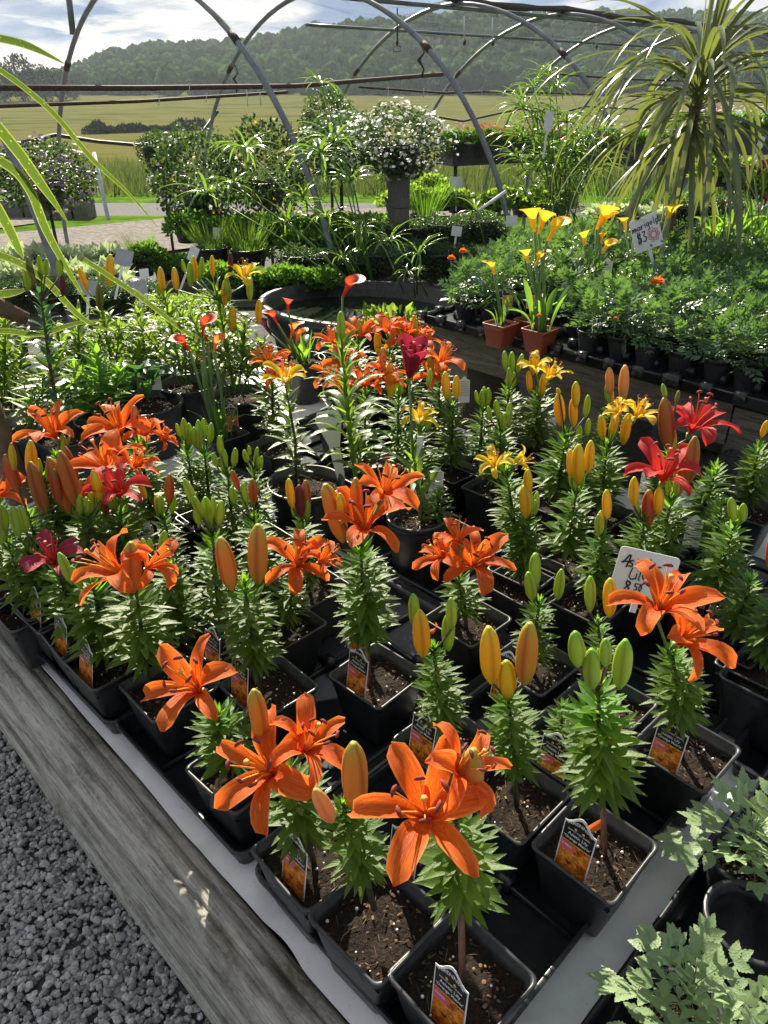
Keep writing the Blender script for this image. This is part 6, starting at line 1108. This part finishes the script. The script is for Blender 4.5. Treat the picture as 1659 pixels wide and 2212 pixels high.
def bed(nm, lb, x, y, Y, r, kind, hz=1.0, fl=None, group='bedding plants on the tunnel benches', cat='potted plant', zbench=None, i=0):
    r *= 1.38; c = PV(x, y, Y); k = ppm(Y, c.z); R_ = r/k; h = R_*hz; z0 = zbench if zbench is not None else max(.0, c.z-h-.05); t = thing(nm, lb, cat, (c.x, c.y, z0), 0, group); z = c.z-h-z0
    sc_ = (R_, R_, h*(1.15 if kind != 'spiky' else 1.0)); tag(O('foliage', cl(kind, i), t, (0, 0, max(.02, z)), (0, 0, x*.7), sc_), kind='stuff')
    pm, s_, c_ = roundpot(.075, .12); o = O('pot', pm, t, (0, 0, max(-.02, z-.08)), None, max(.4, min(1.3, R_/.13)))
    if fl:
        key = (fl, 26, .10)
        if key not in DT: DT[key] = dots(26, fl, 90+len(DT), .10, False)
        tag(O('blossoms', DT[key], t, (0, 0, max(.02, z)), None, sc_), kind='stuff')
    return t
def landmark(x): return ['by the left picture edge', 'near the thin white pole', 'under the dark trailing basket', 'behind the umbrella grass tub', 'under the big white-flowered basket', 'by the third hoop leg', 'behind the yellow callas', 'behind the spiky plant'][sum(x > q for q in (120, 330, 560, 780, 960, 1180, 1430))]
rr = random.Random(21)
BD = [('silver-leaved hosta', 'silver', 'pale sunlit foliage', [(-20+i*34+rr.uniform(-6, 6), 512+rr.uniform(-4, 22)+8, 5.0+rr.uniform(-.3, .4), 32) for i in range(8)]+[(-10+i*38, 556+rr.uniform(-6, 8), 4.4, 38) for i in range(7)]),
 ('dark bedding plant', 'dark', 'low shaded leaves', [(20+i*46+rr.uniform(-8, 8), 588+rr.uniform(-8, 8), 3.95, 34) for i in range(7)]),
 ('leafy bedding plant', 'bushy', 'mid-green glinting leaves', [(270+i*40+rr.uniform(-6, 6), 520+rr.uniform(-14, 20), 5.0, 30) for i in range(8)]+[(400+i*44, 445+rr.uniform(-8, 8), 5.5, 40) for i in range(11)]+[(640+i*46, 486+rr.uniform(-8, 12), 5.3, 36) for i in range(8)]+[(470+i*45, 560+rr.uniform(-10, 10), 4.4, 34) for i in range(6)]),
 ('feathery bedding plant', 'fine', 'fine yellow-green foliage', [(235+i*42+rr.uniform(-8, 8), 655+rr.uniform(-22, 22), 3.3, 42) for i in range(7)]+[(330+i*40, 615, 3.6, 36) for i in range(4)]),
 ('leafy far bedding plant', 'light', 'pale distant leaves', [(850+i*36+rr.uniform(-6, 6), 400+rr.uniform(-14, 14), 6.6, 28) for i in range(7)]+[(1090+i*40, 395+rr.uniform(-10, 10), 6.8, 28) for i in range(4)]+[(1560+i*40, 335+rr.uniform(-20, 20), 6, 40) for i in range(4)]+[(850, 350, 7, 24), (935, 365, 7, 24)]),
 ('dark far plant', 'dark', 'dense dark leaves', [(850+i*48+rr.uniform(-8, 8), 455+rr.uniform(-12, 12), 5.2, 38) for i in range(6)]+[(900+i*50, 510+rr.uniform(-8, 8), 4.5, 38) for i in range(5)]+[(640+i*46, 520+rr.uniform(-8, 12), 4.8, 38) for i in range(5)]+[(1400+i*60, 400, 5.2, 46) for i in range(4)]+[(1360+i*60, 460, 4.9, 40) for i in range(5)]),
 ('grey curly plant', 'silver', 'silvery curled foliage', [(1300+i*28, 440+rr.uniform(-8, 8), 4.8, 22) for i in range(5)])]
for nm, kind, look, L in BD:
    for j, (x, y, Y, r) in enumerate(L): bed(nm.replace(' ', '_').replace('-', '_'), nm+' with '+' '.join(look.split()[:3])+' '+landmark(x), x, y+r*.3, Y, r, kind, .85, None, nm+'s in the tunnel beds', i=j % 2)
for lb, x, y, Y, r, i, cat in (('dark clump of upright iris blades left of the third hoop leg', 918, 372, 5.8, 52, 1, 'iris clump'), ('thin chive-like grass clump beside the pale card', 452, 470, 4.9, 42, 0, 'grass clump'), ('feathery upright grass clump right of the chive-like one', 530, 470, 4.9, 44, 0, 'grass clump'), ('grass clump with seed heads at the drive edge, leftmost', 300, 500, 5.0, 32, 0, 'grass clump'), ('tall green blades behind the fine umbrella grass at right', 1330, 380, 5.2, 60, 1, 'grass clump'), ('sunlit upright blades behind the spiky plant trunk', 1420, 400, 5.2, 60, 0, 'grass clump')):
    bed('grass_clump', lb, x, y+r*.5, Y, r, 'spiky', 1.2, None, 'upright grassy clumps', cat, i=i)
# window-box style planters along the back
n_ = 0
for x0, x1, y, Y in ((965, 1165, 296, 7.6), (1168, 1440, 300, 7.2), (1470, 1760, 268, 6.4)):
    a, c = PV(x0, y+14, Y), PV(x1, y+14, Y+.5); t = thing('planter_row', ['black planter of magenta and red geraniums left of the fine umbrella grass', 'black planter of white and magenta flowers behind the umbrella grass', 'black planter of red and white flowers at the far right'][n_], 'planter', (a+c)/2, 0, 'long flower planters on the tunnel frame'); o0 = t.location; L = (c-a).length
    O('planter_box', MB().box((0, 0, -.08), (L/2, .12, .09)).mesh('planter_box', M['pot'], False), t, None, (0, 0, math.atan2(c.y-a.y, c.x-a.x))); b = MB()
    for s in (-.4, .4): O('support', MB().tube([(L*s, 0, -.16), (L*s, .0, -(a.z))], .02, 6).mesh('support', M['pipe']), t, None, (0, 0, math.atan2(c.y-a.y, c.x-a.x)))
    m_ = int(L/.17)
    for i in range(m_):
        p = a.lerp(c, (i+.5)/m_)-o0; q = thing('geranium', 'leafy geranium in the planter row along the back', 'geranium', o0+p+Vector((0, 0, .02)), i, 'geraniums in the long planters'); tag(O('foliage', cl('bushy', i % 2), q, None, None, (.15, .15, .13)), kind='stuff'); tag(O('foliage', cl('dark', 0), q, (0, -.09, -.06), None, (.11, .08, .1)), kind='stuff')
        mt = random.choice(['fl_magenta', 'fl_red', None, 'fl_pink'] if n_ == 0 else ['fl_white', 'fl_white', 'fl_magenta', 'fl_red'])
        if mt: tag(O('blossoms', DT.setdefault((mt, 26, .10), None) or DT.__setitem__((mt, 26, .10), dots(26, mt, 120+len(DT), .10, False)) or DT[(mt, 26, .10)], q, (0, 0, .02), None, .15), kind='stuff')
    n_ += 1
# benches carrying the bedding plants
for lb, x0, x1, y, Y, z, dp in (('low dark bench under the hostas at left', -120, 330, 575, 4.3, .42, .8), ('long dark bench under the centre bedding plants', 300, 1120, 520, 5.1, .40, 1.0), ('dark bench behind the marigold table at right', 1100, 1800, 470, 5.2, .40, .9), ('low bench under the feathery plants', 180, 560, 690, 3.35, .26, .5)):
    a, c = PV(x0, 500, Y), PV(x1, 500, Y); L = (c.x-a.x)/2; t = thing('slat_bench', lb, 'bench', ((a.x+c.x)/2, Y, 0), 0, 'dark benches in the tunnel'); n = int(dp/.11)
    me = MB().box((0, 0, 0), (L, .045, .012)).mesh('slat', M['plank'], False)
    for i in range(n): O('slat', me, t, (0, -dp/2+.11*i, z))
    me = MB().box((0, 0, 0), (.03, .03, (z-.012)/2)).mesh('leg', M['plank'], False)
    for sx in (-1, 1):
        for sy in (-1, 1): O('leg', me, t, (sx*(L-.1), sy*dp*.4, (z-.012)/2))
# ---------------- haze
HZ = .0002
m, t_, o_ = newmat('haze'); pv = t_.nodes.new('ShaderNodeVolumePrincipled'); pv.inputs['Color'].default_value = (.72, .82, .95, 1); pv.inputs['Density'].default_value = HZ; pv.inputs['Anisotropy'].default_value = .25; t_.links.new(pv.outputs[0], o_.inputs['Volume'])
hz = MB().box((0, 330, 24), (1300, 480, 32)).mesh('haze', m, False); h = O('haze', hz); tag(h, kind='stuff')
